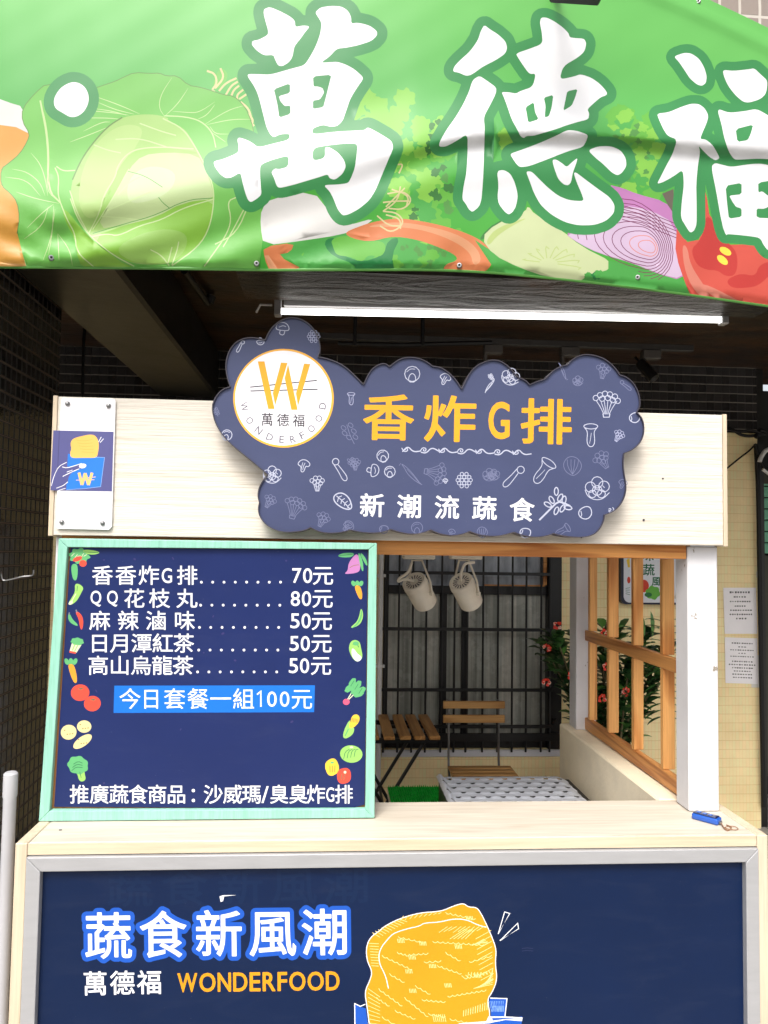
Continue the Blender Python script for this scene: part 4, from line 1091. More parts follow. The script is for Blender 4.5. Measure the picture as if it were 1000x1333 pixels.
# ------------------------------------------------------------------ cloud shaped shop sign
sgn = thing('cloud_sign', 'dark slate cloud-shaped shop sign with yellow lettering, round logo and white vegetable drawings', 'sign', (.3, 1.93, 1.62))
A5 = lambda p: cr(260, 400, .2, p); B5 = lambda p: cr(440, 450, .2, p); D5 = lambda p: cr(640, 450, .21, p); E5 = lambda p: cr(260, 560, .2, p)
lobes = [
 A5([(196, 515), (158, 526), (120, 555), (90, 602), (77, 650), (85, 705), (102, 760), (138, 822), (190, 882)]) + E5([(300, 170), (440, 288)]),
 E5([(440, 288), (402, 335), (380, 385), (375, 430), (386, 470)]),
 E5([(386, 470), (377, 510), (386, 560), (425, 615), (490, 652), (560, 667), (640, 662), (690, 652), (722, 635)]),
 E5([(722, 635), (770, 660), (830, 672), (900, 670), (950, 661), (978, 650)]),
 B5([(78, 1200), (150, 1216), (230, 1222), (300, 1214), (345, 1197)]), B5([(345, 1197), (400, 1215), (480, 1230), (550, 1222), (605, 1200)]),
 B5([(605, 1200), (660, 1226), (740, 1240), (810, 1230), (860, 1210)]), B5([(860, 1210), (920, 1234), (1000, 1243)])+D5([(60, 1180), (140, 1158)]),
 D5([(140, 1158), (200, 1180), (270, 1190), (340, 1182), (386, 1166)]), D5([(386, 1166), (450, 1182), (530, 1190), (600, 1186), (650, 1165), (685, 1120), (700, 1080), (704, 1050)]),
 D5([(704, 1050), (760, 1030), (808, 982), (834, 920), (838, 860), (826, 800), (818, 730), (824, 668)]),
 D5([(824, 668), (872, 650), (920, 610), (945, 560), (950, 500), (936, 445), (904, 412)]),
 D5([(904, 412), (922, 380), (924, 340), (914, 290), (888, 235), (842, 192), (796, 178)]),
 D5([(796, 178), (780, 150), (740, 106), (690, 72), (620, 52), (560, 52), (500, 80), (470, 115)]),
 D5([(470, 115), (430, 124), (380, 150), (335, 205)])+D5([(290, 215), (237, 238)]),
 D5([(237, 238), (210, 210), (160, 190), (122, 140), (80, 105), (40, 87), (0, 85)])+B5([(960, 100), (915, 118), (870, 155), (835, 215), (806, 276)]),
 B5([(806, 276), (770, 218), (720, 168), (668, 137), (618, 130)]),
 B5([(618, 130), (575, 98), (520, 76), (460, 70), (400, 84), (360, 112), (336, 132)]),
 B5([(336, 132), (312, 113), (272, 115), (222, 145), (192, 190), (166, 248)]),
 B5([(166, 248), (110, 190), (60, 142), (0, 105)])+A5([(820, 328), (772, 320)]),
 A5([(772, 320), (788, 280), (784, 230), (764, 170), (730, 120), (680, 82), (620, 63), (570, 66), (520, 86), (470, 126), (440, 175), (426, 208)]),
 A5([(426, 208), (380, 198), (330, 193), (280, 201), (230, 226), (190, 280), (170, 340), (167, 400), (178, 465), (196, 515)])]
cloud = []
for l in lobes: cloud += chaikin(l, 2, closed=False)[:-1]
c_ = []
for p in cloud:
    if not c_ or math.hypot(p[0]-c_[-1][0], p[1]-c_[-1][1]) > .3: c_.append(p)
cloud = c_
SY = 1.895
bm = NB()
def ringpts(pts, Y): return [PY(x, y, Y) for x, y in pts]
P0 = ringpts(cloud, SY); cen = sum(P0, Vector())/len(P0)
inner = []
n = len(P0)
for i in range(n):
    t = (P0[(i+1) % n]-P0[i-1]).normalized(); nn = Vector((-t.z, 0, t.x))
    inner.append(P0[i]+nn*.0022)
area = sum(P0[i].x*P0[(i+1) % n].z-P0[(i+1) % n].x*P0[i].z for i in range(n))
if area < 0:
    inner = [P0[i]-(inner[i]-P0[i]) for i in range(n)]
v = [[bm.verts.new(p) for p in P0], [bm.verts.new(Vector((p.x, HY-.001, p.z))) for p in P0], [bm.verts.new(p) for p in inner], [bm.verts.new(Vector((p.x, SY+.012, p.z))) for p in inner]]
for i in range(n):
    j = (i+1) % n
    bm.faces.new((v[0][i], v[0][j], v[1][j], v[1][i])); bm.faces.new((v[0][i], v[2][i], v[2][j], v[0][j])); bm.faces.new((v[2][i], v[3][i], v[3][j], v[2][j]))
obj('sign_edge', bm, M_DARKSIDE, sgn)
SLATE = film('slate_sign_film', (70, 77, 110)); DRAW = ink((188, 192, 212)); FAINT = ink((116, 121, 154)); LINE2 = ink((170, 174, 204)); GOLD = ink((238, 168, 30)); DGREY = ink((96, 90, 104)); ORNG = ink((242, 178, 60)); LOGOW = ink((244, 243, 248)); DK = ink((62, 56, 64))
art = Art(); art.fill(SLATE, cloud)
def doodle(kind, cx, cy, s, rot=0, m=DRAW, wd=1.1):
    c, sn = math.cos(R(rot)), math.sin(R(rot))
    def T(pts): return [(cx+(x*c-y*sn)*s, cy+(x*sn+y*c)*s) for x, y in pts]
    def ln(pts, w_=1, k=2, closed=False): art.line(m, T(pts), wd*w_, k, closed=closed)
    def ci(x, y, r, w_=1): art.line(m, T(ell(x, y, r, r, 0, 12)), wd*w_, 0, closed=True)
    if kind == 'mushroom':
        ln([(-.9, .1), (-.8, -.5), (-.2, -.85), (.5, -.7), (.9, -.1), (.7, .2), (-.6, .3)], 1, 2, True); ln([(-.25, .25), (-.3, .8), (.3, .85), (.35, .22)], 1, 1); ln([(-.5, -.1), (0, -.4), (.4, -.3)], .8)
    elif kind == 'button':
        ci(0, -.1, .8); ln([(-.35, .1), (-.4, .75), (.35, .75), (.35, .1), (0, -.2)], 1, 1, True); ln([(-.6, -.3), (-.2, -.65), (.3, -.6)], .8)
    elif kind == 'fungi':
        ln([(-.9, -.3), (-.3, -.8), (.4, -.7), (.9, .0), (.5, .35), (.2, .1), (-.2, .9), (-.6, .8), (-.4, .1)], 1, 2, True); ln([(-.3, .6), (-.1, .1), (.2, -.3)], .8); ln([(-.5, .5), (-.3, .0), (-.1, -.4)], .8)
    elif kind == 'spoon':
        ci(-.35, -.75, .28); ln([(-.5, -.5), (-.05, .2), (.25, .85), (.6, .9), (.65, .55), (.25, .0), (-.15, -.5)], 1, 2)
    elif kind == 'leaf':
        ln([(-.8, -.6), (-.1, -.85), (.6, -.4), (.95, .5), (.8, .85), (.2, .8), (-.5, .4), (-.9, -.1)], 1.5, 2, True); ln([(-.6, -.5), (.1, .1), (.7, .75)], 1.1)
        for k in range(4): ln([(-.4+k*.3, -.35+k*.3), (-.05+k*.28, -.5+k*.26)], 1, 0); ln([(-.4+k*.3, -.3+k*.3), (-.5+k*.34, .1+k*.2)], 1, 0)
    elif kind == 'enoki':
        for x, y in ((-.75, -.35), (-.45, -.55), (-.1, -.65), (.25, -.6), (.6, -.45), (.8, -.15), (-.3, -.3), (.1, -.35), (.45, -.2)): ci(x, y, .19, .9)
        for x in (-.7, -.4, -.15, .1, .4, .75): ln([(x, -.15), (x*.55, .35), (x*.25, .8)], .9, 1)
        ln([(-.25, .75), (-.2, 1.0), (.2, 1.0), (.25, .75)], 1.1, 0)
    elif kind == 'tall':
        ln([(-.6, -.85), (0, -1), (.6, -.85), (.55, -.6), (0, -.5), (-.55, -.62)], 1, 2, True); ln([(-.5, -.6), (-.25, -.3), (-.35, .6), (-.1, 1), (.25, .9), (.35, .4), (.25, -.3), (.5, -.6)], 1, 2); ln([(-.1, .7), (.0, .2), (.05, -.2)], .7)
    elif kind == 'cauli':
        for x, y, r in ((-.5, -.1, .38), (0, -.45, .42), (.5, -.15, .4), (0, .15, .36), (.3, .4, .3), (-.35, .4, .28)): ci(x, y, r, 1)
        ln([(-.9, .1), (-.7, .6), (-.2, .85), (.4, .8), (.9, .3)], 1)
        ln([(-.2, .0), (.1, .15), (.2, -.1)], .9); ln([(.4, -.2), (.55, -.05)], .9)
    elif kind == 'broc':
        for x, y in ((-.6, -.3), (-.2, -.6), (.25, -.6), (.6, -.3), (-.3, -.1), (.1, -.2), (.4, .0), (0, .2)): ci(x, y, .24, .8)
        for x in (-.4, -.1, .2, .45): ln([(x, .1), (x*.4, .9)], .9, 0)
        ln([(-.2, .9), (.25, .9)], 1, 0)
    elif kind == 'cone':
        for yy, ww in ((-.6, .45), (-.3, .75), (0, .85), (.3, .75), (.6, .5)):
            nn = int(ww*5)
            for k in range(nn): ci(-ww+2*ww*(k+.5)/nn, yy, .17, .85)
    elif kind == 'pea':
        ln([(-.9, -.9), (-.4, -.55), (.2, .1), (.7, .8), (.95, .95), (.3, .6), (-.35, .0), (-.6, -.5)], 1, 2, True); ln([(-.4, -.4), (.1, .1), (.6, .7)], .8); ln([(-.9, -.9), (-1.05, -.7)], .8, 0)
    elif kind == 'herb':
        ln([(.5, 1), (.1, .2), (-.2, -.8)], 1, 1)
        for x, y in ((-.5, -.5), (.15, -.75), (-.4, .0), (.45, -.2), (.0, .4), (.6, .35)): art.line(m, T(ell(x, y, .26, .18, 40, 10)), wd*.9, 0, closed=True)
    elif kind == 'lettuce':
        ln([(-.1, .9), (-.7, .5), (-.9, -.2), (-.5, -.8), (.0, -.9), (.5, -.7), (.9, -.1), (.7, .5), (.2, .9)], 1, 2, True)
        for k in range(4): ln([(0, .8), (-.45+k*.3, .1), (-.5+k*.36, -.6)], .9, 1)
    elif kind == 'egg':
        ln([(-.6, .7), (-.85, .1), (-.4, -.7), (.2, -.9), (.8, -.3), (.7, .5), (.1, .85)], 1.2, 2, True); ln([(-.6, .1), (-.2, .5), (-.3, .85)], 1)
    elif kind == 'branch':
        ln([(-1, 1), (-.3, .3), (.2, -.2), (.6, -.1), (1, .1)], 2.2, 1)
        for x, y, a in ((.1, -.85, 90), (-.2, -.3, 60), (.35, -.45, 120), (-.45, .0, 30), (.5, .25, -60), (.85, .2, 10), (.1, .4, -70), (.6, -.3, 100)): art.line(m, T(ell(x, y, .26, .13, a, 10)), wd*1.4, 0, closed=True)
    elif kind == 'swirl':
        ln([(-.8, -.2), (-.4, -.5), (.0, -.2), (-.3, .2), (-.7, .1), (-.8, .5), (-.1, .7), (.6, .3), (.8, -.3), (.4, -.8)], 1)
P5 = lambda f, x, y: f([(x, y)])[0]
dd = [('mushroom', A5, 540, 138, 50, 10, DRAW), ('cone', A5, 742, 190, 52, 0, LINE2), ('spoon', A5, 262, 255, 40, 60, DRAW), ('mushroom', A5, 395, 222, 28, 180, DRAW), ('button', A5, 176, 835, 42, 20, DRAW), ('herb', A5, 105, 680, 30, 0, FAINT),
 ('tall', B5, 86, 345, 42, 0, LINE2), ('herb', B5, 72, 570, 70, 0, FAINT), ('button', B5, 484, 190, 62, 0, DRAW), ('fungi', B5, 700, 215, 44, 0, DRAW), ('button', B5, 293, 722, 48, -15, DRAW), ('mushroom', B5, 228, 812, 48, 100, DRAW), ('button', B5, 338, 824, 44, 0, DRAW),
 ('broc', B5, 112, 770, 44, 0, FAINT), ('pea', B5, 480, 835, 78, 0, FAINT), ('enoki', B5, 640, 830, 78, 100, FAINT), ('cone', B5, 822, 875, 66, 0, DRAW), ('mushroom', B5, 700, 880, 18, 0, DRAW), ('cauli', B5, 985, 840, 48, 0, FAINT),
 ('leaf', B5, 30, 1010, 66, 0, DRAW), ('fungi', B5, 70, 1175, 44, 30, FAINT), ('egg', B5, 300, 1195, 34, 60, FAINT), ('button', B5, 515, 1190, 46, 0, FAINT), ('lettuce', B5, 940, 1215, 40, 0, FAINT), ('fungi', B5, 742, 1215, 28, 0, FAINT),
 ('pea', D5, -10, 250, 40, 80, DRAW), ('herb', D5, -5, 195, 22, 0, DRAW), ('cauli', D5, 118, 192, 62, 15, DRAW), ('pea', D5, 440, 160, 46, 200, FAINT), ('broc', D5, 692, 155, 54, 10, FAINT), ('cauli', D5, 535, 218, 36, 0, FAINT), ('spoon', D5, 832, 250, 40, -20, FAINT),
 ('enoki', D5, 712, 355, 88, 0, DRAW), ('egg', D5, 888, 445, 40, 30, DRAW), ('tall', D5, 615, 555, 74, 0, DRAW), ('broc', D5, 788, 558, 42, 30, LINE2), ('tall', D5, 318, 780, 88, 35, DRAW), ('lettuce', D5, 502, 745, 66, 0, FAINT), ('broc', D5, 686, 708, 64, -30, FAINT),
 ('spoon', D5, 130, 812, 80, 75, DRAW), ('cauli', D5, 655, 885, 84, 0, DRAW), ('branch', D5, 392, 985, 96, 0, DRAW), ('egg', D5, 582, 1035, 50, 30, DRAW), ('swirl', D5, 742, 1018, 20, 0, DRAW), ('egg', D5, 210, 1160, 40, 60, DRAW), ('tall', D5, 440, 1145, 50, 60, FAINT), ('fungi', D5, 815, 855, 34, 0, FAINT), ('cauli', D5, 15, 800, 40, 0, FAINT),
 ('cauli', E5, 472, 290, 66, 0, DRAW), ('fungi', E5, 680, 228, 48, -10, DRAW), ('broc', E5, 765, 345, 56, 0, DRAW), ('spoon', E5, 912, 262, 76, 0, DRAW), ('broc', E5, 455, 462, 50, 30, FAINT), ('enoki', E5, 620, 500, 78, 15, FAINT), ('broc', E5, 800, 580, 56, 25, FAINT), ('fungi', E5, 965, 625, 36, 0, FAINT), ('herb', E5, 990, 215, 40, 0, FAINT)]
for kind, f, x, y, s, rot, m in dd:
    cx, cy = P5(f, x, y); sc = .2 if f is not D5 else .21
    doodle(kind, cx, cy, s*sc, rot, m, 1.0 if m is DRAW else .75)
# ornament under the big lettering
cx = 523.0
for k in range(7):
    x = 523+k*24; d = 1 if k % 2 else -1; y = 585+k*.62
    art.line(DRAW, [(x, y+2*d), (x+3, y-3*d), (x+8, y-2*d), (x+7, y+2*d), (x+4, y+1*d), (x+5, y-1*d)], 1.2, 1)
    art.line(DRAW, [(x+1, y+3), (x+8, y+4.5*d), (x+15, y-3.5*d), (x+25, y+2)], 1.5, 2)
# badge
bc = P5(A5, 546, 592)
art.fill(ORNG, ell(bc[0], bc[1], 65.5, 64.3, 0, 72)); art.fill(LOGOW, ell(bc[0]-.3, bc[1]-.2, 62.8, 61.8, 0, 72))
for q in ([(328, 520), (763, 476)], [(330, 545), (768, 534)]): art.line(DK, A5(q), 1.5, 0)
for q in ([(378, 352), (422, 352), (488, 662), (446, 662)], [(530, 360), (572, 362), (492, 640), (476, 560)], [(553, 462), (576, 372), (638, 668), (597, 668)], [(680, 367), (720, 370), (640, 645), (627, 560)]): art.fill(GOLD, A5(q))
it = [(c, *P5(A5, x, y), 15.2, 16.5) for c, x, y in (('萬', 437, 732), ('德', 540, 736), ('福', 643, 738))]
em_text(art, DK, it, .2, .15, .015)
for c, x, y in (('W', 290, 648), ('O', 326, 737), ('N', 384, 802), ('D', 456, 845), ('E', 534, 860), ('R', 606, 858), ('F', 668, 833), ('O', 728, 790), ('O', 776, 724), ('D', 800, 642)):
    px, py = P5(A5, x, y); a = math.atan2(py-bc[1], px-bc[0])-math.pi/2
    w_ = {'W': 11.5, 'E': 6, 'F': 5.8, 'R': 7}.get(c, 8.2)
    art.append((DGREY, 'E', glyph(c, px, py, w_, 9, .05, .15, a)))
it = [('香', *P5(B5, 318, 471), 64, 59), ('炸', *P5(B5, 718, 481), 66, 59), ('G', *P5(D5, 47, 463), 28, 49), ('排', *P5(D5, 327, 475), 65, 58)]
em_text(art, GOLD, it, 1.15, .3, .016)
it = [(c, *P5(f, x, y), 31, 30) for c, f, x, y in (('新', B5, 217, 1042), ('潮', B5, 460, 1048), ('流', B5, 704, 1054), ('蔬', B5, 948, 1060), ('食', D5, 183, 1020))]
em_text(art, WHITE, it, .55, .22, .016)
compose('sign_face', art, lambda x, y: PY(x, y, SY+.006), sgn)

# ------------------------------------------------------------------ acrylic plaque at the left end of the header
pq = thing('snack_plaque', 'white plaque with four screws and a blue band showing a hand holding a fried snack', 'plaque', tuple(PY(108, 600, HY-.01)))
F8 = lambda p: cr(60, 505, .15, p)
PB = ink((84, 84, 140), .3, .45); PW = ink((246, 244, 246), .25, .5); SKY = ink((36, 122, 224)); NUG = ink((250, 190, 96)); NUG2 = ink((236, 166, 70))
plate = F8([(148, 84), (590, 93), (604, 112), (570, 1205), (545, 1231), (100, 1222), (86, 1200), (130, 100)])
bm = NB(); A = [PY(x, y, HY-.0075) for x, y in plate]
va = [bm.verts.new(p) for p in A]; vb = [bm.verts.new(Vector((p.x, HY-.0032, p.z))) for p in A]
bm.faces.new(va); bm.faces.new(vb[::-1])
for i in range(len(va)): j = (i+1) % len(va); bm.faces.new((va[i], vb[i], vb[j], va[j]))
obj('plate', bm, PW, pq)
art = Art()
art.fill(PB, F8([(64, 368), (586, 380), (572, 897), (38, 888)]))
art.fill(ink((70, 68, 118), .3, .45), F8([(112, 370), (120, 370), (98, 889), (90, 889)]))
art.fill(SKY, F8([(190, 572), (505, 602), (472, 855), (176, 882)]))
art.line(PBLUE, F8([(215, 606), (508, 603), (474, 856), (330, 874), (176, 884)]), .7, 0)
art.fill(NUG, F8(chaikin([(215, 610), (208, 560), (222, 530), (210, 480), (232, 440), (300, 420), (395, 400), (440, 422), (462, 490), (452, 560), (440, 608), (330, 606)], 2)))
for k in range(5): art.line(NUG2, F8([(260+k*12, 450+k*26), (320+k*8, 462+k*24), (400+k*4, 448+k*28)]), .5, 1)
art.fill(PB, F8(chaikin([(64, 800), (110, 690), (170, 645), (180, 690), (260, 672), (310, 655), (340, 660), (336, 690), (290, 705), (230, 730), (195, 770), (190, 830), (110, 890), (40, 886)], 2)))
art.line(WHITE, F8([(46, 850), (70, 760), (110, 680), (180, 645)]), .8, 1); art.line(WHITE, F8([(140, 685), (180, 695), (250, 675), (310, 655)]), .9, 1); art.line(WHITE, F8([(145, 768), (200, 740), (290, 700)]), .9, 1)
art.line(WHITE, F8([(180, 730), (230, 712)]), .7, 0); art.line(WHITE, F8([(90, 870), (150, 848), (190, 815)]), .8, 1); art.line(WHITE, F8([(110, 889), (170, 870)]), .7, 0)
art.fill(WHITE, F8(ell(318, 677, 32, 20, -10)))
for q in ([(456, 470), (480, 425)], [(470, 474), (500, 440)]): art.line(WHITE, F8(q), .8, 0)
NG = ink((250, 196, 120))
for q in ([(286, 735), (312, 842)], [(312, 842), (340, 740)], [(340, 740), (368, 842)], [(368, 842), (400, 735)]): art.line(NG, F8(q), 3.6, 0)
for q in ([(262, 800), (420, 796)], [(290, 788), (430, 772)]): art.line(NG, F8(q), .8, 0)
compose('band_print', art, lambda x, y: PY(x, y, HY-.0082), pq)
for x, y in ((188, 138), (544, 156), (138, 1165), (492, 1174)):
    p = PY(*F8([(x, y)])[0], HY-.008); bm = NB(); lathe(bm, [(0, -.006), (.003, -.0058), (.0055, -.0035), (.0062, 0), (.0062, .002)], p, (0, 1, 0), 18)
    obj('screw', bm, M_CHROME, pq, smooth=True)

# ------------------------------------------------------------------ fabric banner over the street front
bn = thing('banner', 'big green vinyl banner with white brush lettering and printed vegetables hung above the stall', 'banner', (0, 1.85, 2.26))
def ip(k, x):
    xs, ys = zip(*k); return float(np.interp(x, xs, ys))
def sstep(a, b, x):
    t = min(1, max(0, (x-a)/(b-a))); return t*t*(3-2*t)
K_T = [(-140, -130), (500, -112), (700, -84), (840, -37), (925, 0), (1000, 36), (1150, 112)]
K_B = [(-140, 346), (0, 347), (200, 348.5), (350, 351), (560, 350.5), (640, 354), (760, 366), (880, 381), (1000, 398), (1150, 420)]
K_C = [(-140, 292), (0, 278), (100, 268), (200, 260), (330, 236), (430, 216), (520, 192), (600, 175), (700, 169), (800, 174), (900, 185), (1000, 193), (1150, 207)]
KINK = .51
def sm_ip(k, x): return (ip(k, x-28)+ip(k, x-14)+ip(k, x)+ip(k, x+14)+ip(k, x+28))/5
def Ybase(x): t = max(0, x-540)/460; return 1.75+.125*t**1.35
def fold(x, y):
    c = sm_ip(K_C, x); s = y-c; d = 0
    sharp = sstep(380, 640, x)
    up = 46-8*sharp; dn = 38-26*sharp
    d += (.023+.002*sharp)*(math.exp(-(s/up)**2) if s < 0 else math.exp(-(s/dn)**2))
    # second softer swell under the crease
    c2 = c+62-14*sharp; s2 = y-c2
    d += .015*(1-.3*sharp)*math.exp(-((s2/(20+6*sharp))**2))*(.6+.4*math.sin(x*.011+1.0))
    # diagonal pulls in the lower left
    g = sstep(230, 330, y)*(1-sstep(330, 560, x))
    d += g*.0055*math.sin((y+x*.30)*.105+1.1)*sstep(-60, 140, x)
    d += g*.003*math.sin((y-x*.55)*.16)*(1-sstep(40, 200, x))
    # upper part: shallow vertical waves and the pull at the top right corner
    d += .0012*math.sin(x*.018+y*.004)*(1-sstep(140, 240, y))+.0007*math.sin(x*.041+.8+y*.011)
    d += .006*math.exp(-((y-(ip(K_T, x)+24))/9)**2)*sstep(720, 860, x)
    d += .0004*math.sin(x*.09+y*.05)*math.sin(y*.07-x*.02)+.0014*sstep(250, 335, y)*math.sin(x*.075+y*.03)*math.sin(x*.021+1)
    # hem pulled back at the eyelets
    yb = sm_ip(K_B, x); d -= .010*math.exp(-((y-yb)/5)**2)
    for ex in (67, 334, 598, 830): d -= .006*math.exp(-((x-ex)/26)**2-((y-yb+12)/22)**2)
    return d
def BM(x, y):
    d = ray(x, y); Y = Ybase(x)-fold(x, y); return CAM+d*(Y/d.y)
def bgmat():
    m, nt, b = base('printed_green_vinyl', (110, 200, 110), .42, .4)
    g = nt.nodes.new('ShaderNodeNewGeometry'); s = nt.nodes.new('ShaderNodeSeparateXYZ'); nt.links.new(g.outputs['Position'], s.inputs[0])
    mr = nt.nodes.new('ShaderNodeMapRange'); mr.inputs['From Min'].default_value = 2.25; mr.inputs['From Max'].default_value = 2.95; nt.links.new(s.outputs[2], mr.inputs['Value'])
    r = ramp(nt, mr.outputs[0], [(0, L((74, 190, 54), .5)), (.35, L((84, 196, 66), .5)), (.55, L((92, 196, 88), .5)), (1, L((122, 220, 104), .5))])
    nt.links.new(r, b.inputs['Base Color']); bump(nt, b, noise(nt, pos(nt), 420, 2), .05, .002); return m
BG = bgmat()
DGRN = ink((66, 164, 90)); BW = ink((248, 248, 250), k=.66); LEAF1 = ink((126, 210, 92)); LEAF2 = ink((176, 220, 122)); LEAF3 = ink((204, 228, 160)); LEAF4 = ink((150, 212, 72)); VEIN = ink((214, 240, 168)); LEAFD = ink((96, 168, 78))
BOR = ink((242, 176, 76)); BWH = ink((246, 244, 240)); CRM = ink((238, 226, 166)); CAR = ink((244, 146, 92)); CARL = ink((248, 176, 128)); KAL = ink((150, 222, 84)); KALD = ink((70, 142, 66)); KALM = ink((116, 204, 74)); CUC = ink((228, 240, 184)); CUCL = ink((206, 226, 140))
ONI = ink((216, 142, 206)); ONIL = ink((240, 212, 242)); MAR = ink((132, 36, 92)); TOM = ink((240, 98, 80)); TOMD = ink((222, 66, 58)); TOML = ink((248, 150, 128)); GRN = ink((88, 190, 84)); GRD = ink((38, 146, 74)); BRN = ink((120, 112, 96)); OUTL = ink((108, 150, 70))
art = Art()
edge = [(x, ip(K_T, x) if False else sm_ip(K_T, x)) for x in range(-140, 1151, 15)]+[(x, sm_ip(K_B, x)) for x in range(1150, -141, -10)]
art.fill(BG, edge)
G1 = lambda p: cr(260, 0, .28, p); G2 = lambda p: cr(550, 10, .29, p); G3 = lambda p: cr(820, 0, .3, p); G4 = lambda p: cr(0, 80, .35, p); G5 = lambda p: cr(320, 180, .38, p); G6 = lambda p: cr(600, 180, .3, p)
rb = random.Random(11)
def clip_low(p): return [(x, min(y, sm_ip(K_B, x)-.3)) for x, y in p]
def blob(cx, cy, r_, m, n=26, a=.14):
    k1, k2 = rb.randint(5, 7), rb.randint(9, 12); p1, p2 = rb.random()*6, rb.random()*6
    art.fill(m, clip_low([(cx+r_*(1+a*math.sin(k1*t+p1)+a*.5*math.sin(k2*t+p2))*math.cos(t), cy+r_*.9*(1+a*math.sin(k1*t+p1)+a*.5*math.sin(k2*t+p2))*math.sin(t)) for t in [2*math.pi*i/n for i in range(n)]]))
def stain(cx, cy, r_, m):
    """jagged dark fleck between the curled leaves"""
    n = 14; art.fill(m, chaikin(clip_low([(cx+r_*rb.uniform(.35, 1.15)*math.cos(2*math.pi*i/n), cy+r_*rb.uniform(.35, 1.1)*math.sin(2*math.pi*i/n)) for i in range(n)]), 1))
# left: glass of orange drink
art.fill(BOR, clip_low(G4([(-420, 232), (0, 234), (60, 240), (112, 268), (105, 295), (75, 345), (35, 378), (5, 400), (5, 460), (40, 490), (65, 520), (75, 580), (65, 640), (80, 700), (104, 800), (-420, 800)])))
art.fill(BWH, G4([(-420, 150), (0, 140), (40, 155), (75, 165), (87, 185), (82, 210), (112, 250), (112, 270), (60, 244), (0, 236), (-420, 230)]))
# sprouts behind the cabbage
art.fill(LEAF1, G4(chaikin([(790, 90), (815, 20), (850, 40), (840, 80), (805, 105)], 2)))
for q in ([(770, 35), (800, 45), (808, 80), (790, 105)], [(820, 25), (835, 60), (800, 100)], [(880, 62), (840, 80), (815, 110)], [(885, 75), (860, 90), (840, 125)], [(890, 90), (870, 105), (860, 130)], [(905, 105), (880, 125), (885, 150)], [(920, 120), (890, 140)], [(895, 150), (925, 175), (935, 210)], [(905, 180), (945, 215), (930, 245)], [(915, 205), (945, 240)], [(735, 100), (770, 108), (800, 112)]):
    art.line(CRM, G4(q), 2.6, 2)
# cabbage
outer = [(104, 790), (80, 700), (65, 640), (75, 580), (65, 520), (40, 490), (5, 460), (5, 400), (35, 378), (75, 345), (105, 295), (112, 268), (84, 222), (85, 175), (130, 120), (175, 82), (240, 100), (300, 120), (370, 95), (430, 75), (460, 60), (500, 42), (560, 46), (592, 44), (620, 56), (660, 54), (700, 90), (742, 97), (772, 105), (830, 125), (870, 130), (902, 160), (922, 192), (942, 250), (960, 400), (960, 500), (985, 600), (975, 680), (960, 800)]
oc = clip_low(G4(chaikin(outer, 1)))
art.line(OUTL, G4(chaikin(outer[2:-4], 1, closed=False)), 2.0, 0)
art.fill(LEAF1, oc)
art.fill(LEAF4, clip_low(G4(chaikin([(230, 530), (330, 655), (430, 730), (520, 800), (330, 800), (290, 740), (280, 660), (240, 590)], 1))))
for q in ([(150, 145), (175, 240), (185, 380), (170, 480), (225, 525)], [(115, 340), (150, 380), (170, 440), (178, 500)], [(45, 400), (100, 410), (150, 450), (168, 500)], [(20, 430), (100, 440), (150, 500)], [(60, 485), (130, 510), (220, 528)], [(90, 660), (160, 610), (180, 540)], [(200, 535), (195, 640), (180, 720)], [(160, 740), (190, 660), (205, 550)], [(220, 740), (215, 640)], [(215, 640), (260, 700), (270, 760)], [(100, 620), (160, 560), (200, 530)]):
    art.line(VEIN, clip_low(G4(q)), 1.0, 2, True)
art.line(VEIN, clip_low(G4([(150, 145), (180, 300), (178, 480), (225, 525)])), 2.2, 2)
for q in ([(290, 180), (420, 190), (480, 200)], [(300, 210), (400, 210), (450, 215)], [(310, 260), (380, 225), (410, 225)], [(260, 300), (340, 270), (400, 245)], [(340, 125), (440, 160), (520, 195)], [(360, 150), (430, 180), (500, 196)], [(350, 175), (420, 185), (470, 200)]): art.line(VEIN, G4(q), 1.0, 2, True)
for q in ([(640, 60), (600, 120), (590, 170), (612, 205)], [(700, 100), (660, 160), (612, 205)], [(800, 150), (740, 190), (700, 190), (640, 185)], [(905, 165), (850, 180), (760, 235)], [(800, 160), (770, 200), (735, 215)], [(935, 215), (860, 215), (770, 235)], [(840, 300), (790, 265)], [(850, 270), (800, 270), (780, 240)]): art.line(VEIN, G4(q), .9, 2, True)
inner = [(262, 510), (268, 440), (300, 370), (340, 310), (400, 240), (460, 205), (540, 195), (612, 202), (680, 240), (720, 300), (756, 370), (790, 450), (797, 520), (780, 620), (740, 690), (640, 752), (560, 756), (500, 752), (420, 720), (340, 655), (290, 590)]
art.fill(LEAF2, G4(chaikin(inner, 2)))
art.line(OUTL, G4([(270, 440), (300, 370), (340, 310), (400, 242), (455, 208)]), 1.8, 2)
LEAF25 = ink((190, 226, 134)); LEAFM = ink((166, 216, 104)); LEAF35 = ink((214, 234, 178))
art.fill(LEAF25, G4(chaikin([(345, 320), (410, 255), (480, 230), (540, 250), (500, 330), (440, 400), (400, 520), (340, 600), (290, 540), (300, 420)], 2)))
art.fill(LEAF1, G4(chaikin([(605, 210), (690, 203), (750, 222), (790, 262), (798, 330), (770, 380), (740, 340), (715, 285), (680, 245)], 2)))
art.fill(LEAFM, G4(chaikin([(330, 640), (372, 560), (400, 480), (445, 390), (490, 335), (560, 322), (640, 322), (730, 335), (735, 345), (620, 338), (530, 348), (480, 400), (420, 510), (360, 620)], 1)))
art.fill(LEAF3, G4(chaikin([(355, 625), (420, 510), (480, 400), (530, 348), (620, 338), (733, 345), (765, 400), (790, 470), (795, 512), (700, 520), (580, 580), (480, 605)], 1)))
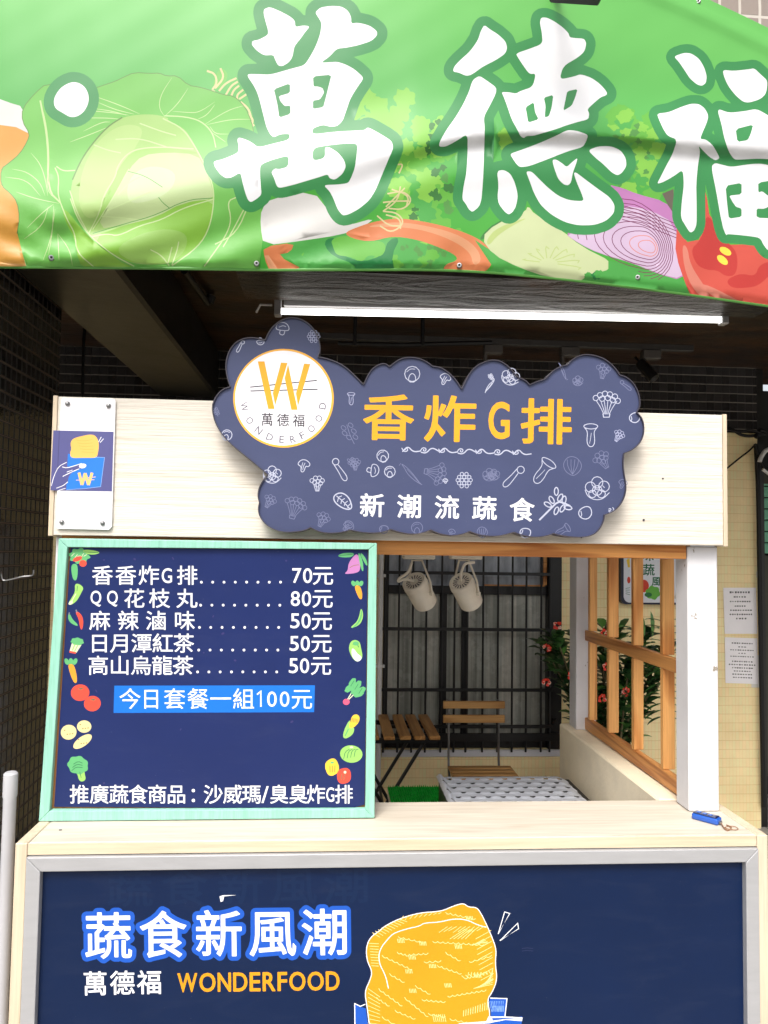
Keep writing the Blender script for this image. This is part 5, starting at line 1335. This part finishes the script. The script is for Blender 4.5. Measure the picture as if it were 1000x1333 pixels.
art.fill(LEAF35, G4(chaikin([(470, 470), (500, 410), (570, 385), (660, 410), (640, 480), (560, 520), (480, 530)], 2)))
art.fill(LEAF4, G4(chaikin([(340, 652), (480, 605), (580, 580), (680, 525), (792, 512), (792, 590), (740, 690), (640, 752), (500, 752), (420, 720)], 1)))
art.fill(LEAFM, clip_low(G4(chaikin([(420, 700), (520, 640), (620, 620), (700, 640), (690, 710), (620, 756), (500, 752)], 2))))
for q in ([(262, 510), (290, 590), (340, 655), (420, 720), (500, 762)], [(612, 202), (690, 205), (750, 222), (792, 265), (803, 320)], [(606, 212), (680, 248), (722, 310), (756, 372), (792, 455), (797, 520), (780, 620), (738, 690), (640, 760)], [(225, 525), (250, 590), (280, 640), (285, 710), (350, 765)], [(340, 652), (400, 640), (440, 650), (520, 610), (600, 590), (680, 545), (795, 512)], [(330, 640), (372, 560), (384, 500), (430, 430), (436, 392), (470, 345), (520, 322), (620, 318), (660, 322), (720, 325)], [(480, 400), (420, 510), (345, 625)], [(400, 555), (480, 520), (560, 485)], [(440, 495), (480, 450), (520, 430)], [(380, 577), (450, 580), (520, 590)], [(205, 395), (220, 430), (215, 490), (225, 525)], [(210, 390), (235, 408), (280, 405)], [(880, 505), (845, 520), (862, 590), (840, 650), (790, 720), (760, 762)], [(910, 545), (860, 640), (830, 690)], [(930, 520), (880, 640), (800, 680)], [(260, 480), (285, 560), (330, 640)], [(630, 760), (600, 720), (560, 700)], [(640, 757), (660, 700), (665, 670)], [(625, 750), (640, 690)], [(520, 230), (600, 260), (655, 275)], [(430, 290), (520, 285), (620, 318)], [(450, 340), (400, 330), (350, 310)]):
    art.line(VEIN, clip_low(G4(q)), 1.5, 2)
for q in ([(475, 408), (540, 425), (605, 468)], [(590, 505), (605, 525), (630, 545)], [(345, 640), (470, 602), (580, 572), (690, 515), (790, 508)]): art.line(LEAFD, G4(q), 1.0, 2)
# right: radish, carrot ribbon, leaves
for cx, cy in ((452, 118), (470, 130), (478, 148), (490, 158), (498, 140), (440, 135), (505, 120), (462, 150)): blob(cx+22, cy+8, 14, KAL)
for k in range(42): blob(rb.uniform(508, 600), rb.uniform(170, 330), rb.uniform(9, 17), rb.choice((KAL, KALM, KALM, GRN)))
for k in range(22): stain(rb.uniform(525, 596), rb.uniform(180, 330), rb.uniform(4, 9), rb.choice((KALD, KALD, LEAFD)))
for k in range(10): blob(rb.uniform(545, 575), rb.uniform(150, 200), rb.uniform(7, 12), KAL); 
for k in range(6): stain(rb.uniform(548, 572), rb.uniform(150, 200), 6, KALD)
for k in range(46):
    x = rb.uniform(790, 858); blob(x, rb.uniform(140+max(0, (x-800))*.15, 255), rb.uniform(7, 13), rb.choice((KAL, KAL, KALM, GRN)))
for k in range(16): stain(rb.uniform(798, 850), rb.uniform(160, 250), rb.uniform(3, 6), LEAFD)
for k in range(30): blob(rb.uniform(640, 720), rb.uniform(170, 250), rb.uniform(8, 12), rb.choice((KAL, KALM)))
# lower leaves
art.fill(GRN, clip_low(G5([(105, 395), (160, 350), (300, 320), (430, 340), (560, 345), (700, 390), (725, 420), (680, 470), (200, 470)])))
for k in range(26): blob(rb.uniform(385, 590), rb.uniform(318, 345), rb.uniform(7, 12), rb.choice((GRN, KALM, GRN)))
art.fill(GRD, clip_low(G5(chaikin([(275, 345), (310, 340), (330, 400), (400, 425), (470, 400), (490, 345), (530, 340), (500, 400), (510, 460), (380, 460), (370, 430), (300, 405), (270, 370)], 1))))
art.fill(KALM, G5(chaikin([(290, 345), (350, 330), (400, 356), (470, 350), (482, 380), (462, 408), (420, 398), (400, 425), (370, 410), (350, 405), (310, 400), (300, 375)], 2)))
for k in range(12): stain(rb.uniform(510, 590), rb.uniform(316, 344), rb.uniform(3, 6), LEAFD)
art.fill(BWH, G5(chaikin([(54, 240), (90, 205), (230, 180), (285, 250), (345, 300), (445, 272), (400, 305), (330, 330), (200, 350), (62, 368), (50, 300)], 1)))
art.fill(CAR, clip_low(G5(chaikin([(60, 372), (166, 357), (155, 390), (105, 400), (210, 456), (85, 470), (64, 410)], 1))))
art.fill(CARL, clip_low(G5([(64, 402), (78, 400), (110, 470), (84, 470)])))
art.fill(CAR, clip_low(G5(chaikin([(335, 325), (380, 305), (440, 285), (520, 273), (600, 283), (690, 303), (770, 330), (822, 360), (846, 400), (842, 440), (800, 470), (675, 470), (680, 432), (725, 420), (720, 400), (660, 372), (580, 345), (500, 335), (430, 355), (370, 345)], 2))))
art.fill(CARL, G5(chaikin([(400, 305), (500, 285), (600, 295), (720, 325), (790, 370), (810, 420), (780, 440), (770, 390), (700, 345), (600, 312), (500, 302)], 2)))
for q in ([(470, 250), (520, 255), (545, 290), (500, 325), (460, 300)], [(480, 262), (530, 275), (530, 310)], [(450, 265), (490, 300), (530, 300)], [(485, 190), (540, 180), (572, 210), (540, 245), (490, 240)], [(500, 175), (560, 195), (550, 235)], [(470, 220), (510, 215), (560, 215)], [(480, 235), (520, 195), (545, 170)], [(530, 165), (520, 215), (470, 250)], [(520, 90), (540, 88), (525, 120)]): art.line(CRM, G5(q), 1.9, 2)
art.fill(GRN, clip_low(G6([(60, 440), (150, 500), (250, 560), (420, 700), (120, 700), (140, 560)])))
# cucumber, onion, tomato
art.fill(KALD, G6(chaikin([(80, 430), (150, 362), (280, 318), (290, 330), (160, 375), (95, 445)], 1)))
art.fill(CUC, clip_low(G6(chaikin([(88, 432), (150, 372), (280, 318), (292, 292), (320, 330), (440, 400), (520, 468), (660, 538), (640, 570), (540, 640), (380, 605), (250, 560), (140, 505)], 1))))
for k in range(9):
    a = R(200+k*20); art.line(CUCL, G6([(380+40*math.cos(a), 545+25*math.sin(a)), (390+135*math.cos(a), 560+95*math.sin(a)), (390+120*math.cos(a+.12), 560+80*math.sin(a+.12))]), 1.2, 1)
art.fill(CUCL, G6(chaikin([(110, 440), (160, 385), (300, 340), (240, 370), (160, 420), (120, 470)], 2)))
art.fill(GRN, clip_low(G6([(640, 530), (700, 540), (760, 560), (960, 610), (1010, 720), (520, 700), (545, 600), (640, 570)])))
for k in range(9): blob(*G6([(rb.uniform(545, 660), rb.uniform(570, 612))])[0], rb.uniform(4, 7), rb.choice((GRD, GRN, GRN)))
oni = G6(chaikin([(636, 200), (700, 215), (765, 242), (890, 275), (930, 330), (960, 420), (975, 540), (962, 618), (860, 590), (740, 540), (600, 500), (520, 462), (445, 410), (520, 400), (640, 330)], 1))
art.fill(ONI, oni)
art.fill(ONIL, G6(chaikin([(700, 290), (820, 310), (930, 370), (960, 540), (962, 612), (860, 588), (740, 538), (600, 498), (520, 460), (448, 411), (560, 420), (650, 380)], 1)))
for k in range(10):
    f = .16+k*.1
    cx, cy = 818-k*8, 470-k*3
    P = [(cx+300*f*math.cos(t)*(1 if math.cos(t) < 0 else .55), cy+(165*f)*math.sin(t)+52*f*math.cos(t)) for t in [2*math.pi*i/28 for i in range(29)]]
    P = [p for p in P if p[0] > 455 and p[0] < 968 and p[1] < 345+(p[0]-455)*.58+60-20*f*0]
    seg = []
    for p in P:
        if seg and math.hypot(p[0]-seg[-1][0], p[1]-seg[-1][1]) > 160:
            if len(seg) > 2: art.line(MAR if k > 1 else TOML, G6(seg), .95, 0)
            seg = []
        seg.append(p)
    if len(seg) > 2: art.line(MAR if k > 1 else TOML, G6(seg), .95, 0)
for k in range(5): art.line(MAR, G6([(700, 292+k*15), (800, 318+k*15), (935, 372+k*15)]), .95, 1)
art.fill(BRN, G3([(140, 840), (190, 820), (192, 930), (165, 890)]))
tom = [(318, 800), (335, 860), (345, 930), (400, 1010), (420, 1062), (545, 1060), (600, 1110), (800, 1110), (900, 1450), (262, 1300), (245, 1240), (225, 1185), (210, 1140), (198, 1080), (204, 990), (250, 1050), (300, 1040), (322, 980), (318, 880)]
art.fill(TOM, clip_low(G3(tom)))
art.fill(TOML, clip_low(G3(chaikin([(225, 1060), (250, 1070), (262, 1150), (330, 1250), (350, 1290), (300, 1290), (240, 1190)], 2))))
art.fill(TOMD, clip_low(G3(chaikin([(330, 935), (360, 955), (378, 1020), (440, 1062), (470, 1110), (462, 1195), (415, 1200), (380, 1172), (330, 1172), (285, 1145), (265, 1080), (300, 1050), (322, 1000)], 2))))
art.fill(TOMD, clip_low(G3(chaikin([(415, 1215), (480, 1185), (545, 1200), (560, 1150), (620, 1130), (760, 1150), (760, 1220), (620, 1180), (560, 1240), (500, 1250), (440, 1250)], 2))))
art.fill(TOML, clip_low(G3(chaikin([(300, 1240), (330, 1230), (520, 1330), (420, 1330)], 2))))
for cx, cy, a in ((402, 1128, 40), (415, 1090, 30)): art.fill(MYEL, G3(ell(cx, cy, 28, 15, a)))
# lettering
H_dot = G4(chaikin([(235, 90), (275, 73), (315, 90), (333, 130), (325, 170), (300, 200), (265, 210), (235, 192), (205, 175), (199, 145), (212, 115)], 2))
w1 = [G1(p) for p in (
 [(300, 42), (325, 32), (370, 50), (420, 76), (443, 96), (445, 126), (480, 118), (513, 122), (490, 150), (465, 185), (440, 215), (432, 265), (415, 290), (385, 308), (365, 305), (352, 280), (343, 255), (300, 258), (265, 235), (242, 208), (245, 190), (275, 185), (318, 162), (318, 140), (305, 95), (297, 60)],
 [(537, 58), (560, 35), (610, 27), (660, 30), (690, 50), (705, 80), (705, 110), (735, 105), (790, 118), (825, 145), (825, 165), (800, 190), (740, 210), (680, 222), (638, 226), (605, 262), (565, 291), (595, 290), (640, 287), (680, 300), (720, 322), (757, 355), (759, 370), (730, 410), (700, 460), (680, 520), (665, 562), (640, 586), (610, 590), (572, 580), (525, 597), (525, 625), (620, 613), (700, 608), (765, 606), (780, 592), (800, 600), (850, 628), (892, 655), (900, 682), (895, 702), (870, 760), (845, 820), (820, 880), (790, 930), (740, 972), (690, 998), (664, 1002), (640, 970), (625, 930), (605, 890), (575, 860), (640, 858), (690, 852), (705, 825), (722, 780), (730, 720), (735, 668), (680, 667), (600, 675), (527, 688), (525, 748), (583, 735), (583, 683), (605, 685), (645, 710), (672, 745), (680, 775), (665, 808), (630, 836), (605, 830), (595, 810), (560, 822), (500, 840), (440, 858), (380, 873), (360, 870), (345, 825), (333, 800), (350, 783), (370, 787), (412, 775), (415, 722), (340, 742), (283, 765), (280, 800), (284, 860), (288, 905), (265, 925), (238, 941), (225, 930), (213, 900), (200, 850), (190, 800), (150, 825), (122, 829), (95, 810), (70, 775), (64, 750), (110, 740), (180, 710), (182, 680), (175, 650), (182, 639), (205, 645), (240, 660), (272, 686), (340, 668), (415, 650), (420, 622), (375, 624), (345, 639), (328, 625), (310, 590), (295, 530), (280, 470), (268, 430), (250, 395), (223, 356), (225, 344), (280, 345), (330, 347), (430, 318), (486, 304), (510, 270), (540, 215), (560, 160), (568, 108), (550, 78)])]
h1 = [G1(p) for p in ([(345, 415), (420, 387), (420, 432), (368, 447), (375, 470), (395, 493), (422, 491), (422, 530), (370, 547), (364, 500), (354, 450)], [(527, 355), (613, 347), (600, 400), (585, 460), (575, 498), (527, 507), (527, 468), (560, 462), (579, 430), (572, 410), (550, 402), (530, 402)])]
w2 = [G2(p) for p in (
 [(278, 77), (300, 95), (340, 120), (372, 150), (381, 180), (372, 206), (330, 235), (270, 265), (220, 302), (195, 306), (165, 292), (137, 287), (142, 265), (170, 235), (215, 195), (250, 145), (262, 105)],
 [(256, 305), (290, 328), (332, 358), (330, 385), (305, 435), (275, 490), (280, 540), (278, 620), (275, 700), (272, 780), (265, 862), (255, 892), (225, 918), (208, 905), (195, 880), (178, 860), (185, 800), (198, 740), (203, 650), (203, 565), (150, 600), (105, 624), (74, 624), (78, 600), (110, 545), (150, 490), (185, 430), (210, 375), (225, 325)],
 [(533, 44), (560, 45), (595, 63), (630, 88), (655, 113), (662, 134), (690, 137), (726, 139), (736, 160), (728, 196), (700, 222), (632, 262), (615, 323), (680, 309), (710, 298), (760, 315), (800, 345), (828, 378), (828, 392), (800, 402), (770, 428), (740, 456), (749, 475), (745, 501), (700, 512), (640, 530), (600, 545), (540, 563), (500, 575), (467, 576), (455, 586), (440, 577), (425, 545), (400, 500), (380, 440), (365, 400), (355, 378), (390, 380), (420, 386), (440, 374), (495, 356), (510, 296), (480, 298), (450, 256), (430, 225), (419, 206), (480, 185), (540, 162), (536, 110), (527, 68)],
 [(393, 656), (440, 640), (520, 610), (600, 575), (650, 549), (690, 552), (735, 567), (743, 576), (735, 600), (720, 626), (650, 645), (560, 681), (480, 711), (440, 716), (425, 706), (405, 677)],
 [(335, 733), (365, 728), (395, 745), (415, 785), (429, 842), (420, 892), (405, 917), (388, 929), (370, 917), (343, 882), (337, 850), (342, 800)],
 [(465, 735), (490, 735), (520, 765), (560, 805), (610, 845), (660, 865), (726, 869), (715, 835), (695, 790), (679, 744), (688, 738), (730, 770), (790, 815), (840, 850), (863, 885), (860, 922), (825, 957), (770, 976), (700, 977), (640, 963), (580, 930), (530, 885), (500, 830), (480, 775)],
 [(582, 684), (600, 681), (625, 697), (648, 716), (670, 695), (697, 673), (690, 700), (675, 740), (668, 782), (655, 798), (635, 794), (610, 770), (595, 730)],
 [(743, 640), (790, 622), (845, 621), (890, 640), (913, 675), (916, 712), (895, 742), (875, 753), (850, 740), (815, 705), (775, 672)])]
h2 = [G2(p) for p in ([(463, 447), (500, 424), (506, 470), (522, 501), (475, 516), (469, 480)], [(545, 404), (588, 391), (580, 450), (568, 487), (549, 493), (553, 440)], [(650, 375), (697, 365), (685, 405), (670, 440), (632, 463), (643, 410)])]
w3 = [G3(p) for p in (
 [(191, 245), (235, 229), (265, 231), (300, 254), (322, 290), (334, 330), (330, 361), (312, 373), (290, 366), (260, 340), (235, 300), (210, 265)],
 [(118, 493), (170, 487), (220, 465), (265, 450), (300, 451), (325, 470), (341, 500), (335, 530), (315, 575), (305, 603), (330, 605), (360, 630), (380, 665), (390, 686), (372, 697), (345, 681), (315, 651), (299, 632), (305, 660), (295, 720), (288, 800), (290, 900), (290, 972), (280, 1000), (262, 1011), (245, 985), (221, 945), (225, 880), (235, 800), (230, 735), (190, 765), (145, 790), (118, 798), (130, 775), (155, 725), (185, 670), (206, 605), (165, 590), (145, 560), (125, 515)],
 [(403, 303), (450, 308), (520, 300), (540, 296), (570, 325), (598, 350), (592, 406), (565, 431), (515, 446), (490, 441), (455, 410), (425, 370), (408, 330)],
 [(378, 470), (430, 490), (500, 482), (550, 472), (600, 500), (640, 530), (665, 580), (640, 640), (620, 692), (560, 688), (470, 693), (452, 691), (430, 660), (410, 600), (398, 540)],
 [(353, 722), (370, 707), (400, 715), (440, 725), (520, 712), (580, 710), (660, 735), (720, 780), (705, 900), (690, 1030), (670, 1100), (600, 1088), (580, 1062), (565, 1031), (500, 1022), (425, 1015), (417, 1021), (405, 990), (390, 920), (375, 830)])]
h3 = [G3(p) for p in ([(459, 560), (536, 540), (525, 580), (512, 608), (467, 616)], [(415, 806), (485, 793), (485, 843), (431, 849), (445, 875), (460, 897), (485, 905), (485, 941), (430, 949), (424, 900)], [(557, 792), (650, 778), (645, 845), (600, 850), (575, 830), (558, 835)], [(550, 905), (585, 906), (632, 880), (640, 948), (550, 945)])]
for ws, hs_, rr_ in (([H_dot], [], 13.5), (w1, h1, 13.6), (w2, h2, 12.6), (w3, h3, 11.6)):
    ws = [chaikin(p, 2, .2) for p in ws]; hs_ = [chaikin(p, 1, .15) for p in hs_]
    hole = []
    lp = sdf_loops(loop_segs(ws), rr_, .8)
    art.append((DGRN, 'E', lp))
    for p in ws: art.append((BW, 'E', [p]))
    for p in hs_: art.append((DGRN, 'E', [p]))
grid = []
for x in range(-136, 1150, 8):
    t, b_ = sm_ip(K_T, x), sm_ip(K_B, x); n = int((b_-t)/7)
    for j in range(1, n): grid.append((x+rb.uniform(-.6, .6), t+(b_-t)*j/n+rb.uniform(-.6, .6)))
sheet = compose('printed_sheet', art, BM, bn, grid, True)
# rolled hem, eyelets, and the steel frame that carries the banner
bm = NB(); tube(bm, [BM(x, sm_ip(K_B, x)-.5)+Vector((0, .003, 0)) for x in range(-138, 1150, 12)], .0042, 8)
obj('hem', bm, ink((120, 200, 96)), bn, smooth=True)
for x, y in ((67, 335.5), (334, 343), (598, 345.5), (830, 361), (909, 2)):
    p = BM(x, y); q = BM(x, y-3); ax = (CAM-p); ax.z = 0; ax.normalize(); bm = NB()
    lathe(bm, [(.0025, .0015), (.003, .003), (.0055, .0028), (.0068, .0005), (.0068, -.002)], p, ax, 20)
    ey = obj('eyelet', bm, M_CHROME, bn, smooth=True)
    bm = NB(); lathe(bm, [(0, .0012), (.0027, .0013)], p, ax, 12); obj('hole', bm, M_CABLE, ey)
af = thing('awning_frame', 'square steel tubes carrying the green banner in front of the facade', 'frame', (0, 1.95, 2.4))
Pt = [BM(x, sm_ip(K_T, x)+8)+Vector((0, .05, 0)) for x in range(-130, 1150, 40)]; Pb = [BM(x, sm_ip(K_B, x)-16)+Vector((0, .05, 0)) for x in range(-130, 1150, 40)]
bm = NB(); tube(bm, Pt, .016, 4); obj('rail', bm, M_ALU, af)
bm = NB(); tube(bm, Pb, .014, 4); obj('rail', bm, M_STEEL, af)
for P_ in (Pt[2], Pt[12], Pt[22], Pt[-2]): bm = NB(); tube(bm, [P_, (P_.x, 2.1, P_.z)], .014, 4); obj('bracket', bm, M_ALU, af)
# floodlight whose lower edge shows at the top of the banner
fl = thing('floodlight', 'black floodlight hanging over the top edge of the banner', 'lamp', tuple(PY(750, -20, 1.6)))
p, q = PY(718, -30, 1.62), PY(783, 1.0, 1.62)
bm = NB(); box(bm, p.x, q.x, 1.6, 1.64, q.z, q.z+.08, .004); obj('housing', bm, M_STEEL, fl)
bm = NB(); box(bm, p.x+.01, q.x-.01, 1.594, 1.5995, q.z+.01, q.z+.07, .001); obj('glass', bm, base('lamp_glass', (150, 155, 160), .1, .6)[0], fl)
bm = NB(); tube(bm, [((p.x+q.x)/2, 1.63, q.z+.075), ((p.x+q.x)/2, 1.75, q.z+.14), ((p.x+q.x)/2, 2.1, q.z+.14)], .01, 8); obj('arm', bm, M_STEEL, fl)
